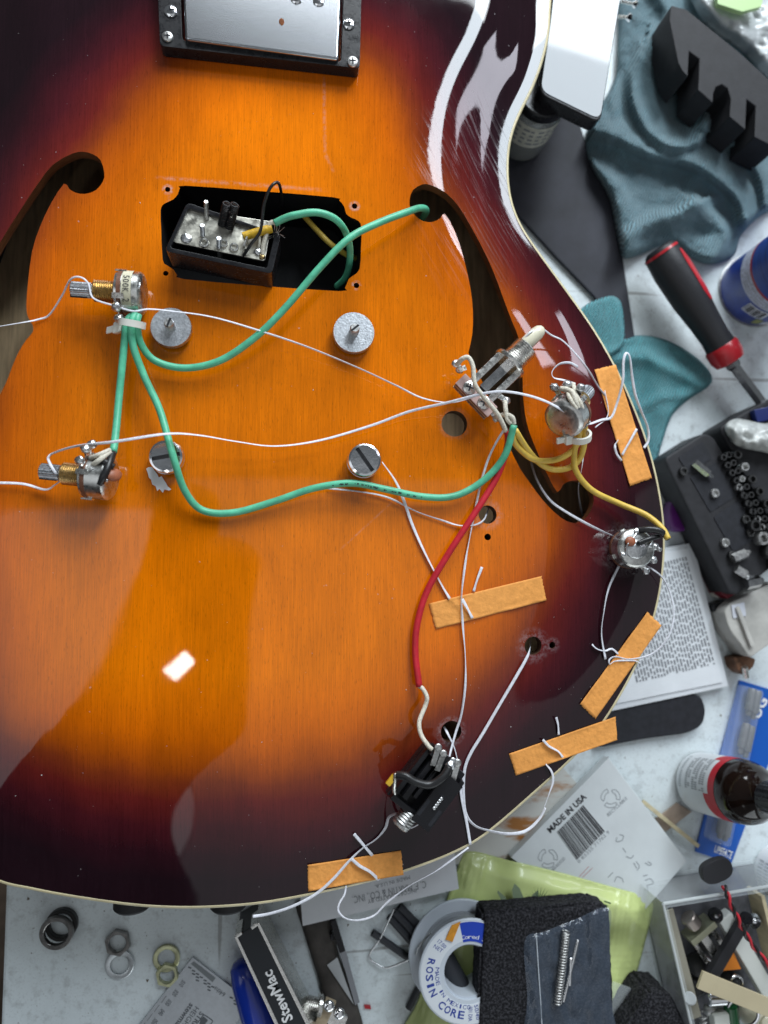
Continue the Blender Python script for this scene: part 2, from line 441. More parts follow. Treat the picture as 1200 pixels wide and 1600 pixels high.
HOLES = [(710, 662, 20), (762, 804, 14), (762, 839, 5.2), (833, 1009, 14), (863, 1008, 5.2), (705, 1143, 16.5), (973, 858, 15),
         (262, 296, 4.2), (554, 322, 4.4), (557, 446, 4.4), (259, 427, 4.2)]
def hole_loop(pts): return [Vector((q.x, q.y, 0)) for q in (G(a, b) for a, b in pts)]
fr = hole_loop(FH_R); fl = hole_loop(FH_L); cv = hole_loop(CAV)
def densify(loop, n=3):
    return closed_catmull(loop, n)
hl = [densify(fr, 2), densify(fl, 2), densify(cv, 2)]
for (a, b, r) in HOLES:
    c = G(a, b); hl.append(circ((c.x, c.y, 0), r * mpx(a, b, c.z), 28 if r > 8 else 14))
inner = offset(outl, 0.0013)
loops = [inner] + [ccw(h)[::-1] for h in hl]
allA = np.concatenate([np.array([(p.x, p.y) for p in lp]) for lp in loops]); allB = np.concatenate([np.roll(np.array([(p.x, p.y) for p in lp]), -1, axis=0) for lp in loops])
lo = OA.min(0); hi = OA.max(0); sp = 0.0032
gx, gy = np.meshgrid(np.arange(lo[0], hi[0], sp), np.arange(lo[1], hi[1], sp * 0.866)); gx[1::2] += sp / 2
grid = np.stack([gx.ravel(), gy.ravel()], 1)
grid = grid[dist_poly(grid, allA, allB) > 0.0016]
poly_t = [(p.x, p.y) for p in outl]
# crude inside test, vectorised
def inside_np(pts, A, B):
    c = np.zeros(len(pts), bool)
    for (x1, y1), (x2, y2) in zip(A, B):
        k = ((y1 > pts[:, 1]) != (y2 > pts[:, 1])) & (pts[:, 0] < (x2 - x1) * (pts[:, 1] - y1) / ((y2 - y1) + 1e-15) + x1); c ^= k
    return c
ia = np.array([(p.x, p.y) for p in inner]); grid = grid[inside_np(grid, ia, np.roll(ia, -1, axis=0))]
vs_, es = [], []
for lp in loops:
    b0 = len(vs_); vs_ += [Vector((p.x, p.y)) for p in lp]; es += [(b0 + i, b0 + (i + 1) % len(lp)) for i in range(len(lp))]
vs_ += [Vector(p) for p in grid.tolist()]
ov, oe, of, *_ = delaunay_2d_cdt(vs_, es, [], 0, 1e-8)
ovn = np.array([(v.x, v.y) for v in ov]); cen = np.array([ovn[list(f)].mean(0) for f in of])
keep = inside_np(cen, ia, np.roll(ia, -1, axis=0))
for h in loops[1:]:
    ha = np.array([(p.x, p.y) for p in h]); keep &= ~inside_np(cen, ha, np.roll(ha, -1, axis=0))
tris = [tuple(f) for f, k in zip(of, keep) if k]
zz = z_of(ovn); e_ = 0.0006
nx = -(z_of(ovn + [e_, 0]) - z_of(ovn - [e_, 0])) / (2 * e_); ny = -(z_of(ovn + [0, e_]) - z_of(ovn - [0, e_])) / (2 * e_)
nrm = np.stack([nx, ny, np.ones(len(nx))], 1); nrm /= np.linalg.norm(nrm, axis=1)[:, None]
# sunburst: signed distance (mm) from the line where amber turns red-brown
MID = [(215, 150), (160, 212), (108, 272), (72, 322), (30, 405), (5, 490), (-35, 600), (-60, 850), (-45, 1000), (-10, 1120), (60, 1165), (200, 1210), (350, 1220),
       (500, 1204), (620, 1162), (705, 1106), (775, 1040), (832, 960), (866, 880), (886, 800), (893, 720), (884, 640), (852, 550), (800, 452), (752, 372), (702, 292),
       (655, 205), (622, 140), (592, 95), (540, 65), (450, 50), (350, 55), (270, 95)]
md = closed_catmull([P(a, b, 0) for a, b in MID], 6); MA = np.array([(p.x, p.y) for p in md]); MB_ = np.roll(MA, -1, axis=0)
sd = dist_poly(ovn, MA, MB_) * np.where(inside_np(ovn, MA, MB_), 1, -1) * 1000
gtr = thing('electric_guitar', P(410, 720, -0.056), 'sunburst semi-hollow electric guitar body with f-holes, lying face up', 'guitar')
g0 = Vector(gtr.location)
me = bpy.data.meshes.new('top')
me.from_pydata([(x - g0.x, y - g0.y, z - g0.z) for (x, y), z in zip(ovn, zz)], [], tris); me.update()
at = me.attributes.new('burst', 'FLOAT', 'POINT'); at.data.foreach_set('value', sd.astype(np.float32))
for p in me.polygons: p.use_smooth = True
me.normals_split_custom_set_from_vertices([tuple(n) for n in nrm])
top = bpy.data.objects.new('top', me); col.objects.link(top); top.parent = gtr
top["label"] = "flame-orange to black sunburst top, high gloss"

def burst_material():
    m = bpy.data.materials.new('sunburst_lacquer'); m.use_nodes = True; nt = m.node_tree; b = nt.nodes["Principled BSDF"]; N = nt.nodes; Lk = nt.links
    tc = N.new("ShaderNodeTexCoord")
    def nz(scale, st=None, detail=4, rr=0.55, rot=0.0, dist=0.0):
        n = N.new("ShaderNodeTexNoise"); n.inputs["Scale"].default_value = scale; n.inputs["Detail"].default_value = detail; n.inputs["Roughness"].default_value = rr
        n.inputs["Distortion"].default_value = dist
        s = tc.outputs["Object"]
        if st:
            mp = N.new("ShaderNodeMapping"); mp.inputs["Scale"].default_value = st; mp.inputs["Rotation"].default_value = (0, 0, rot); Lk.new(s, mp.inputs[0]); s = mp.outputs[0]
        Lk.new(s, n.inputs["Vector"]); return n.outputs["Fac"]
    def rng(f, a, c, d=0.0, e=1.0):
        r = N.new("ShaderNodeMapRange"); r.inputs[1].default_value = a; r.inputs[2].default_value = c; r.inputs[3].default_value = d; r.inputs[4].default_value = e; Lk.new(f, r.inputs[0]); return r.outputs[0]
    def math_(op, a, c):
        x = N.new("ShaderNodeMath"); x.operation = op
        for i, v in enumerate((a, c)):
            if isinstance(v, (int, float)): x.inputs[i].default_value = v
            else: Lk.new(v, x.inputs[i])
        return x.outputs[0]
    at = N.new("ShaderNodeAttribute"); at.attribute_name = 'burst'
    s = math_('ADD', at.outputs["Fac"], rng(nz(18), 0.3, 0.7, -3.5, 3.5))
    cr = N.new("ShaderNodeValToRGB"); Lk.new(rng(s, -40, 40), cr.inputs[0])
    el = cr.color_ramp.elements; stops = [(0.0, (0.013, 0.005, 0.008)), (0.12, (0.026, 0.0055, 0.0095)), (0.25, (0.064, 0.008, 0.012)), (0.38, (0.135, 0.014, 0.011)), (0.48, (0.22, 0.035, 0.008)),
        (0.56, (0.37, 0.068, 0.004)), (0.68, (0.56, 0.112, 0.0015)), (0.85, (0.67, 0.148, 0.001)), (1.0, (0.73, 0.172, 0.001))]
    el[0].position, el[0].color = stops[0][0], (*stops[0][1], 1); el[1].position, el[1].color = stops[-1][0], (*stops[-1][1], 1)
    for p, c in stops[1:-1]:
        e2 = el.new(p); e2.color = (*c, 1)
    grain = rng(nz(90, (22, 0.5, 1), 6, 0.62, 0.03, 0.25), 0.3, 0.7, 0.88, 1.12)
    fine = rng(nz(170, (20, 0.35, 1), 3, 0.6, 0.03), 0.35, 0.65, 0.92, 1.10)
    pores = rng(nz(650, (5.5, 0.55, 1), 2, 0.5, 0.03), 0.60, 0.74, 1.0, 0.66)
    fig = math_('MULTIPLY', rng(nz(16, (2.4, 0.8, 1), 4, 0.6, 0.1, 0.8), 0.3, 0.7, 0.82, 1.10), rng(nz(7, (1.4, 0.7, 1), 3, 0.6), 0.35, 0.65, 0.90, 1.06))
    k = math_('MULTIPLY', math_('MULTIPLY', grain, fine), math_('MULTIPLY', pores, fig))
    vm = N.new("ShaderNodeVectorMath"); vm.operation = 'SCALE'; Lk.new(cr.outputs[0], vm.inputs[0]); Lk.new(k, vm.inputs["Scale"])
    # rubbed dull scratches in the lacquer near the waist, dust specks everywhere
    sx = N.new("ShaderNodeSeparateXYZ"); Lk.new(tc.outputs["Object"], sx.inputs[0])
    wp = P(745, 300) - g0
    dx = math_('SUBTRACT', sx.outputs[0], wp.x); dy = math_('SUBTRACT', sx.outputs[1], wp.y)
    rr = math_('ADD', math_('MULTIPLY', math_('MULTIPLY', dx, dx), 900.0), math_('MULTIPLY', math_('MULTIPLY', dy, dy), 320.0))
    zone = rng(rr, 0.1, 1.0, 1.0, 0.0)
    sr = N.new("ShaderNodeMapping"); sr.inputs["Rotation"].default_value = (0, 0, R(60)); Lk.new(tc.outputs["Object"], sr.inputs[0])
    ss_ = N.new("ShaderNodeMapping"); ss_.inputs["Scale"].default_value = (0.55, 16, 1); Lk.new(sr.outputs[0], ss_.inputs[0])
    sn = N.new("ShaderNodeTexNoise"); sn.inputs["Scale"].default_value = 60; sn.inputs["Detail"].default_value = 5; sn.inputs["Roughness"].default_value = 0.65; sn.inputs["Distortion"].default_value = 0.15; Lk.new(ss_.outputs[0], sn.inputs["Vector"])
    scr = rng(sn.outputs["Fac"], 0.50, 0.72)
    hz = math_('MULTIPLY', zone, scr)
    dust = rng(nz(520, None, 1, 0.5), 0.80, 0.82)
    wear = math_('ADD', math_('MULTIPLY', hz, 0.08), math_('MULTIPLY', dust, 0.30))
    speck = rng(nz(600, None, 5, 0.75), 0.42, 0.72)
    def dist_to(px, py):
        c = G(px, py) - g0; ax_ = math_('SUBTRACT', sx.outputs[0], c.x); ay_ = math_('SUBTRACT', sx.outputs[1], c.y)
        return math_('SQRT', math_('ADD', math_('MULTIPLY', ax_, ax_), math_('MULTIPLY', ay_, ay_)), 0)
    for px, py, r0, r1, k in ((833, 1009, .0036, .0085, .26), (762, 804, .0036, .0072, .30), (705, 1143, .0042, .0068, .40), (710, 662, .0050, .0076, .20), (973, 858, .0040, .0130, .22), (863, 1008, .0012, .0040, .25), (262, 296, .0011, .0026, .8), (554, 322, .0011, .0026, .8), (557, 446, .0011, .0024, .7)):
        dd = dist_to(px, py); ring = math_('MULTIPLY', rng(dd, r0 * .9, r0 * 1.1), rng(dd, r0 + (r1 - r0) * .35, r1, 1.0, 0.0))
        wear = math_('ADD', wear, math_('MULTIPLY', math_('MULTIPLY', ring, speck), k))
    def seg_mask(p0, p1, w, k):
        a_, b_ = P(*p0) - g0, P(*p1) - g0; t_ = (b_ - a_).normalized(); L_ = (b_ - a_).length
        ax_ = math_('SUBTRACT', sx.outputs[0], a_.x); ay_ = math_('SUBTRACT', sx.outputs[1], a_.y)
        u_ = math_('ADD', math_('MULTIPLY', ax_, t_.x), math_('MULTIPLY', ay_, t_.y)); v_ = math_('ABSOLUTE', math_('ADD', math_('MULTIPLY', ax_, -t_.y), math_('MULTIPLY', ay_, t_.x)), 0)
        mk = math_('MULTIPLY', math_('MULTIPLY', rng(u_, 0, L_ * .1), rng(u_, L_ * .85, L_, 1.0, 0.0)), rng(v_, 0, w, 1.0, 0.0))
        return math_('MULTIPLY', math_('MULTIPLY', mk, speck), k)
    for a1 in (((506, 118), (508, 250), .0010, .30), ((508, 240), (522, 270), .0010, .25), ((240, 277), (520, 298), .0012, .40), ((266, 305), (256, 330), .0010, .3), ((530, 860), (640, 760), .0006, .25), ((120, 690), (190, 745), .0006, .15)):
        wear = math_('ADD', wear, seg_mask(*a1))
    mx = N.new("ShaderNodeMix"); mx.data_type = 'RGBA'; Lk.new(wear, mx.inputs[0]); Lk.new(vm.outputs[0], mx.inputs[6]); mx.inputs[7].default_value = (0.55, 0.52, 0.55, 1)
    Lk.new(mx.outputs[2], b.inputs["Base Color"])
    b.inputs["Roughness"].default_value = 0.6; b.inputs["Specular IOR Level"].default_value = 0.0
    b.inputs["Coat Weight"].default_value = 1.0; b.inputs["Coat IOR"].default_value = 1.5
    smudge = rng(nz(22, None, 5, 0.6), 0.45, 0.75, 0.025, 0.085)
    Lk.new(math_('ADD', smudge, math_('MULTIPLY', hz, 0.34)), b.inputs["Coat Roughness"])
    bp = N.new("ShaderNodeBump"); bp.inputs["Strength"].default_value = 0.07; bp.inputs["Distance"].default_value = 0.0008
    Lk.new(nz(35, (1.6, 0.8, 1), 2, 0.4), bp.inputs["Height"]); Lk.new(bp.outputs[0], b.inputs["Coat Normal"])
    return m
burst_m = burst_material(); me.materials.append(burst_m)

# edges of every opening in the top plate
edge_m = mat('cut_wood_edge', (0.16, 0.055, 0.02), 0.5, var=0.45, vscale=300, stretch=(1, 1, 12))
edge_dark = mat('cut_wood_dark', (0.07, 0.03, 0.016), 0.6, var=0.4, vscale=300, stretch=(1, 1, 12))
wall_black = mat('cavity_black', (0.006, 0.006, 0.007), 0.6, var=0.4, vscale=120, bump=0.4, bscale=250, spec=.25)
def wall(name, lp, depth, m, floor=False, zfun=True):
    bm = NB(); zs = z_of(np.array([(p.x, p.y) for p in lp])); n = len(lp)
    A = [bm.verts.new((p.x, p.y, z)) for p, z in zip(lp, zs)]
    c = 0.00045
    cx = sum(p.x for p in lp) / n; cy = sum(p.y for p in lp) / n
    B = [bm.verts.new((p.x, p.y, z - depth)) for p, z in zip(lp, zs)]
    for i in range(n): bm.faces.new((A[i], B[i], B[(i + 1) % n], A[(i + 1) % n]))
    if floor: bm.faces.new(B)
    bmesh.ops.recalc_face_normals(bm, faces=bm.faces[:])
    return build(bm, name, m, gtr, smooth=30)
wall('sound_hole_edge', hl[0], 0.0048, edge_m); wall('sound_hole_edge', hl[1], 0.0048, edge_m)
wall('pickup_cavity', hl[2], 0.030, wall_black, True)
for (a, b, r), lp in zip(HOLES, hl[3:]): wall('drilled_hole', lp, 0.0052 if r > 8 else 0.012, edge_dark, r < 8)
# pale rings rubbed by washers round the control holes
ring_m = mat('washer_mark', (0.30, 0.19, 0.16), 0.75, var=0.6, vscale=500)
# inside of the body
inside_m = mat('inside_wood', (0.48, 0.345, 0.20), 0.75, var=0.3, vscale=40, stretch=(10, 0.8, 1))
ins = offset(outl, 0.004)
bm = NB(); slab(bm, ins, -0.0535, -0.0505); build(bm, 'back', inside_m, gtr, smooth=0)
bm = NB(); slab(bm, L2([(255, -280), (565, -280), (640, 700), (610, 1340), (200, 1350), (190, 700)], -0.02), -0.050, -0.0340); build(bm, 'centre_block', inside_m, gtr, smooth=0)
side_m = mat('side_lacquer', (0.02, 0.010, 0.012), 0.25, coat=1.0, var=0.3, vscale=20)
bm = NB(); n = len(outl)
A = [bm.verts.new((p.x, p.y, RIM - 0.006)) for p in offset(outl, 0.0003)]; B = [bm.verts.new((p.x, p.y, -0.0555)) for p in offset(outl, 0.0003)]
A2 = [bm.verts.new((p.x, p.y, RIM - 0.006)) for p in offset(outl, 0.0032)]; B2 = [bm.verts.new((p.x, p.y, -0.0555)) for p in offset(outl, 0.0032)]
for i in range(n):
    j = (i + 1) % n
    bm.faces.new((A[i], A[j], B[j], B[i])); bm.faces.new((A2[j], A2[i], B2[i], B2[j])); bm.faces.new((A[j], A[i], A2[i], A2[j])); bm.faces.new((B[i], B[j], B2[j], B2[i]))
build(bm, 'side', side_m, gtr)
bind_m = mat('aged_binding', (0.66, 0.58, 0.36), 0.35, coat=0.6, var=0.14, vscale=60)
bm = NB(); rings = []
for off, dz in ((0.0, -0.0062), (0.0, -0.0007), (0.0002, -0.0003), (0.0006, 0.00005), (0.0012, 0.00012), (0.00145, -0.0004)):
    rings.append([bm.verts.new((p.x, p.y, RIM + dz)) for p in offset(outl, off)])
for A, B in zip(rings, rings[1:]):
    for i in range(n): bm.faces.new((A[i], A[(i + 1) % n], B[(i + 1) % n], B[i]))
build(bm, 'binding', bind_m, gtr, smooth=60)["label"] = "thin aged cream binding along the body edge"
# felt washer and strap button under the tail
for a in (207, 357):
    bm = NB(); p = P(a, 1394, -0.028); cyl(bm, p, p + Vector((0, -0.0065, 0)), 0.0075, ch=0.001); build(bm, 'strap_button', black_rub, gtr)

# ---- fitted neck pickup
def screw(name, p, r, h, parent, m=nickel, rot=0.3, cross=True, dome=0.35):
    bm = NB(); p = Vector(p)
    lathe(bm, p, p + Vector((0, 0, h)), [(0, r), (0.35, r), (0.75, r * 0.85), (0.95, r * 0.5), (1.0, r * 0.12)], 20)
    if cross:
        for k in range(2):
            a = rot + k * math.pi / 2; e = Vector((math.cos(a), math.sin(a), 0))
            box(bm, p + Vector((0, 0, h * 0.99)), e, Vector((-e.y, e.x, 0)), (0, 0, 1), r * 1.15, r * 0.26, h * 0.14, mi=1)
    return build(bm, name, [m, black_matte], parent)
ringl = rrect([P(*q, 0.0065) for q in ((250, 72), (562, 107), (566, -66), (243, -100))], 0.0022, 5)
holel = rrect([P(*q, 0.0065) for q in ((285, 64), (533, 97), (539, -60), (279, -92))], 0.0018, 4)
bm = NB(); slab(bm, ringl, 0.0004, 0.0066, [holel])
pring = build(bm, 'pickup_ring', black_pl, gtr, bevel=0.0008, segs=3)
for a, b, r, m in ((267, 18, 10.5, chrome), (545, 38, 9.5, chrome), (262, 58, 9, steel_dull), (551, 97, 9, steel_dull)):
    p = P(a, b, 0.0066); screw('screw', p, r * mpx(a, b, 0.0066), 0.0011, pring, m, rot=0.4 + a)
covl = rrect([P(*q, 0.0088) for q in ((289, 61), (529, 93), (535, -62), (283, -92))], 0.0016, 5)
cover_m = mat('nickel_cover', (0.42, 0.435, 0.46), 0.20, 1, var=0.03, vscale=300, stretch=(1, 8, 1))
bm = NB(); slab(bm, covl, -0.004, 0.0088); pc = build(bm, 'pickup_cover', cover_m, gtr, bevel=0.0010, segs=4)
for a, b in ((463, -2), (498, 2)):
    screw('pole_screw', P(a, b, 0.0088), 0.0024, 0.0008, pc, chrome, cross=False)
bm = NB(); ell(bm, P(440, 34, 0.00882), 0.0011, 0.0016, 0.00012); build(bm, 'rust_spot', mat('rust', (0.16, 0.05, 0.015), 0.9, var=0.4, vscale=900), pc)

# ---- bridge posts with thumbwheels, tailpiece studs
def bridge_post(a, b, slotrot):
    c = P(a, b, 0.0052); r = 32.5 * mpx(a, b, 0.0052)
    bm = NB(); p0 = Vector((c.x, c.y, 0.0022))
    lathe(bm, p0, p0 + Vector((0, 0, 0.003)), [(0, r * 0.97), (0.1, r), (0.9, r), (1, r * 0.985)], 120, knurl=0.02)
    w = build(bm, 'thumbwheel', zinc, gtr, smooth=30)
    bm = NB(); q = Vector((c.x, c.y, 0.0)); lathe(bm, q, q + Vector((0, 0, 0.0108)), [(0, 0.002), (0.9, 0.002), (1, 0.0016)], 16)
    e = Vector((math.cos(slotrot), math.sin(slotrot), 0)); box(bm, q + Vector((0, 0, 0.0105)), e, Vector((-e.y, e.x, 0)), (0, 0, 1), 0.0037, 0.0008, 0.0008, mi=1)
    build(bm, 'bridge_post', [steel_dull, black_matte], w)
bridge_post(267, 511, 1.2); bridge_post(553, 519, 0.7)
stud_chrome = mat('stud_chrome', (0.78, 0.80, 0.83), 0.16, 1, bump=0.35, bscale=110)
def stud(a, b, rpx, h, rot):
    c = P(a, b, h); r = rpx * mpx(a, b, h); bm = NB(); q = Vector((c.x, c.y, 0))
    t = h
    lathe(bm, q, q + Vector((0, 0, h)), [(0, r * 0.72), (0.30, r * 0.72), (0.32, r), (0.52, r), (0.54, r * 0.8), (0.66, r * 0.8), (0.68, r), (0.90, r), (0.97, r * 0.95), (1.0, r * 0.82)], 48, cap=False)
    # slotted head: two half discs with a channel between
    e = Vector((math.cos(rot), math.sin(rot), 0)); s = Vector((-e.y, e.x, 0)); w = r * 0.12
    for sg in (1, -1):
        pts = [q + e * (r * 0.82 * math.cos(k)) + s * sg * (w + (r * 0.82 - w) * math.sin(k)) for k in [math.pi * i / 16 for i in range(17)]]
        slab(bm, pts, h - 0.0016, h + 0.0001)
    base = [q + e * (r * .82 * math.cos(k)) + s * (r * .82 * math.sin(k)) + Vector((0, 0, h - 0.0014)) for k in [2 * math.pi * i / 32 for i in range(32)]]
    f = bm.faces.new([bm.verts.new(p) for p in base]); f.material_index = 1
    build(bm, 'tailpiece_stud', [stud_chrome, mat('slot_shade', (.10, .10, .105), .5, .8)], gtr, smooth=35)
stud(259, 713, 27.5, 0.0075, R(12)); stud(570, 718, 26.5, 0.0100, R(-55))
# ================================================================== loose bridge pickup over its cavity
pk = thing('bridge_pickup', P(340, 400, 0.0008), 'loose humbucker pickup upside down in black ring over the pickup cavity', 'pickup')
RZ = 0.0155
rim = [P(*q, RZ) for q in ((257, 392), (425, 428), (439, 366), (292, 316))]
rin = [P(*q, RZ) for q in ((266, 387), (417, 419), (429, 366), (294, 325))]
bm = NB(); slab(bm, rrect(rim, 0.002, 4), 0.0006, RZ, [rrect(rin, 0.001, 3)])
build(bm, 'ring', black_pl, pk, bevel=0.0004)
bm = NB(); slab(bm, rrect([P(*q, 0.004) for q in ((268, 395), (412, 425), (424, 372), (298, 332))], 0.001, 3), 0.0008, 0.004); build(bm, 'bobbin', black_pl, pk)
plate_m = mat('nickel_silver_plate', (0.56, 0.54, 0.47), 0.38, 1, var=0.25, vscale=220, rvar=0.15, bump=0.3, bscale=500)
PZ = 0.0140
bm = NB(); slab(bm, rrect([P(*q, PZ) for q in ((270, 378), (414, 408), (425, 346), (294, 326))], 0.0012, 3), PZ - 0.0014, PZ)
bp = build(bm, 'base_plate', plate_m, pk, bevel=0.0005)
for a, b, r in ((319, 380, 7), (366, 387, 6.5), (350, 381, 6)):
    c = P(a, b, PZ); bm = NB(); lathe(bm, c + Vector((0, 0, -0.0002)), c + Vector((0, 0, 0.0008)), [(0, r * 0.00029), (1, r * 0.00026), (1, r * 0.00017), (0.3, r * 0.00015)], 18, cap=False)
    build(bm, 'eyelet', nickel, bp)
def stud_screw(parent, a, b, z0, a2, b2, z1, r, m=nickel):
    bm = NB(); thread(bm, P(a, b, z0), P(a2, b2, z1), r, 9, 0.14, 14); build(bm, 'screw', m, parent)
stud_screw(pk, 323, 342, PZ, 322, 315, 0.0220, 0.0009, steel_dull)
stud_screw(pk, 317, 368, PZ, 316, 352, 0.0190, 0.0010, zinc)
stud_screw(pk, 342, 386, PZ, 342, 372, 0.0190, 0.0010, zinc)
stud_screw(pk, 345, 413, 0.006, 343, 390, 0.0135, 0.0011, steel_dull)
def coil_spring(parent, p0, p1, r, turns, wr, m, name='spring', segs=6):
    p0, p1 = Vector(p0), Vector(p1); ax, u, v = frame_of(p1 - p0); n = turns * 14
    pts = [p0.lerp(p1, i / n) + (u * math.cos(2 * math.pi * i / 14) + v * math.sin(2 * math.pi * i / 14)) * r for i in range(n + 1)]
    bm = NB(); tube(bm, pts, wr, segs, smooth=False); return build(bm, name, m, parent, smooth=179)
coil_spring(pk, P(347, 352, PZ), P(355, 318, 0.024), 0.0015, 13, 0.00032, black_pl)
coil_spring(pk, P(358, 357, PZ), P(367, 319, 0.024), 0.0015, 13, 0.00032, black_pl)
def blob(parent, p, r, name='solder_blob', m=None, sq=0.6):
    bm = NB(); ell(bm, p, r, r * 0.9, r * sq)
    for v in bm.verts: v.co += Vector(noise.noise_vector(v.co * 900)) * r * 0.25
    return build(bm, name, m or solder_m, parent, smooth=179)
blob(bp, P(291, 373, PZ), 0.0022, sq=0.35); blob(bp, P(403, 394, PZ), 0.0018); blob(bp, P(410, 402, PZ), 0.0012, m=brass); blob(bp, P(383, 370, PZ), 0.0010)
lug = NB(); box(lug, P(384, 382, PZ + 0.003), (0.3, 1, 0), (1, -0.3, 0), (0, 0, 1), 0.004, 0.0006, 0.006); build(lug, 'solder_lug', nickel, bp)
ys = mat('yellow_sleeve', (0.60, 0.36, 0.015), 0.5, var=0.25, vscale=500, bump=0.5, bscale=1200)
bm = NB(); tube(bm, [P(380, 370, 0.017), P(402, 363, 0.017), P(424, 357, 0.0165)], 0.0017, 12); build(bm, 'yellow_sleeve', ys, pk)
bm = NB(); tube(bm, [P(402, 392, 0.0135), P(405, 380, 0.0155), P(406, 366, 0.0165)], 0.0005, 8); tube(bm, [P(410, 398, 0.0135), P(412, 380, 0.015), P(422, 350, 0.0175), P(431, 348, 0.018)], 0.0009, 8)
build(bm, 'cloth_lead', cloth_wire, pk)
fz = NB()
for i in range(16):
    a = Vector((random.uniform(-1, 1), random.uniform(-1, 1), random.uniform(-.3, 1))).normalized()
    c = P(431, 366, 0.014); tube(fz, [c, c + a * 0.0022 + Vector((0, 0, .0006)), c + a * random.uniform(0.003, 0.0048) + Vector((random.uniform(-1, 1), random.uniform(-1, 1), 0)) * 0.001], 0.00007, 4, 4)
o = build(fz, 'frayed_shield', steel_dull, pk); o["kind"] = "stuff"

# ================================================================== wires
def wire(name, pts, r, m, label, cat='wire', group=None, frame=G, segs=12, parent=None):
    bm = NB(); tube(bm, [frame(*p) for p in pts], r, segs, 8)
    o = build(bm, name, m, parent, smooth=179)
    if parent is None: tag(o, label, cat, group)
    return o
WG = 'shielded guitar wires'
wire('black_wire', [(380, 400, .0135), (392, 382, .018), (407, 360, .021), (412, 322, .025), (422, 294, .029), (433, 285, .028), (438, 293, .022), (440, 308, .004), (441, 322, -.012)], 0.00062, black_w,
     'thin black wire arching from the loose pickup back into its cavity', group=WG, frame=P)
wire('green_wire', [(429, 349, .018), (445, 341, .019), (462, 336, .020), (493, 332, .020), (520, 340, .018), (537, 357, .013), (546, 383, .006), (546, 410, -.002), (540, 433, -.010), (526, 448, -.018)], 0.0014, green_w,
     'green wire looping from the loose pickup down into the pickup cavity', group=WG, frame=P)
wire('yellow_wire', [(458, 318, -.024), (472, 334, -.018), (490, 354, -.013), (513, 378, -.012), (538, 396, -.016), (556, 404, -.024)], 0.0012, yellow_w,
     'dull yellow wire lying down inside the dark pickup cavity', group=WG, frame=P)
GB = [(216, 492, .012), (214, 506, .0125), (220, 537, .009), (243, 564, .006), (290, 575, .005), (345, 563, .006), (400, 526, .009), (445, 482, .012), (500, 418, .015), (545, 373, .015), (590, 349, .012), (640, 330, .007), (658, 325, .003), (666, 330, -.004), (656, 348, -.014)]
wire('green_wire', GB, 0.00145, green_w, 'green wire sweeping from the upper left potentiometer up into the round f-hole eye', group=WG)
GC = [(212, 490, .012), (206, 505, .013), (208, 540, .011), (225, 587, .009), (250, 642, .009), (269, 708, .013), (288, 765, .007), (316, 797, .003), (365, 801, .003), (430, 783, .0035), (490, 763, .005), (550, 755, .007), (600, 764, .006), (660, 776, .004), (710, 775, .004), (755, 751, .005), (788, 713, .009), (803, 664, .014)]
wire('green_wire', GC, 0.00145, green_w, 'long green wire curving across the body from upper left potentiometer to toggle switch', group=WG)
wire('green_wire', [(208, 492, .011), (198, 506, .012), (192, 560, .010), (186, 620, .009), (181, 675, .012), (177, 707, .015)], 0.00145, green_w,
     'short green wire joining the two potentiometers on the left', group=WG)
wire('yellow_wire', [(905, 650, .020), (906, 672, .016), (900, 697, .010), (882, 713, .006), (858, 720, .005), (832, 717, .005), (808, 697, .007), (800, 680, .010)], 0.0013, yellow_w,
     'upper of two yellow wires crossing the f-hole from toggle switch to potentiometer', group=WG)
wire('yellow_wire', [(911, 652, .020), (914, 680, .014), (908, 712, .008), (893, 729, .0045), (868, 734, .004), (845, 725, .004), (824, 702, .006), (805, 672, .011)], 0.0013, yellow_w,
     'lower of two yellow wires crossing the f-hole from toggle switch to potentiometer', group=WG)
wire('yellow_wire', [(901, 652, .019), (902, 680, .013), (897, 712, .008), (901, 738, .006), (925, 766, .005), (968, 787, .006), (1008, 804, .010), (1033, 824, .015), (1044, 842, .017)], 0.0013, yellow_w,
     'yellow wire running down right to the potentiometer at the body edge', group=WG)
wire('red_wire', [(793, 672, .012), (792, 700, .008), (775, 748, .005), (737, 809, .005), (702, 863, .004), (668, 922, .003), (652, 975, .003), (649, 1020, .003), (655, 1073, .004)], 0.00135, red_w,
     'red wire hanging from the toggle switch down towards the jack', group=WG)
wire('cloth_wire', [(655, 1072, .004), (661, 1077, .005), (667, 1090, .006), (664, 1104, .006), (655, 1128, .008), (658, 1148, .010), (669, 1165, .013), (676, 1172, .014)], 0.0009, cloth_wire,
     'short white cloth lead between red wire end and black jack', group=WG)
def wire_print(pts, i0, i1, side, m=ink):
    """tiny legend printed along the insulation"""
    bm = NB(); q = catmull([G(*p) for p in pts], 8); r = 0.00148
    for k in range(i0, i1):
        for sub in range(3):
            if random.random() < 0.3: continue
            p = q[k].lerp(q[k + 1], sub / 3); t = (q[k + 1] - q[k]).normalized(); s = t.cross(Vector((0, 0, 1))).normalized()
            up = s.cross(t); a = side + random.uniform(-0.12, 0.12); n = up * math.cos(a) + s * math.sin(a); w = n.cross(t)
            box(bm, p + n * r, t, w, n, random.uniform(.0003, .0007), random.uniform(.0003, .0008), 0.00006)
    return bm
for pts, i0, i1, sd_, par in ((GC, 84, 104, 0.3, 1), (GB, 0, 0, 0, 0)):
    if i1 > i0:
        o = build(wire_print(pts, i0, i1, sd_), 'print', ink, [x for x in col.objects if x.name.startswith('green_wire') and 'across the body' in x.get('label', '')][0], smooth=0); o["kind"] = "stuff"

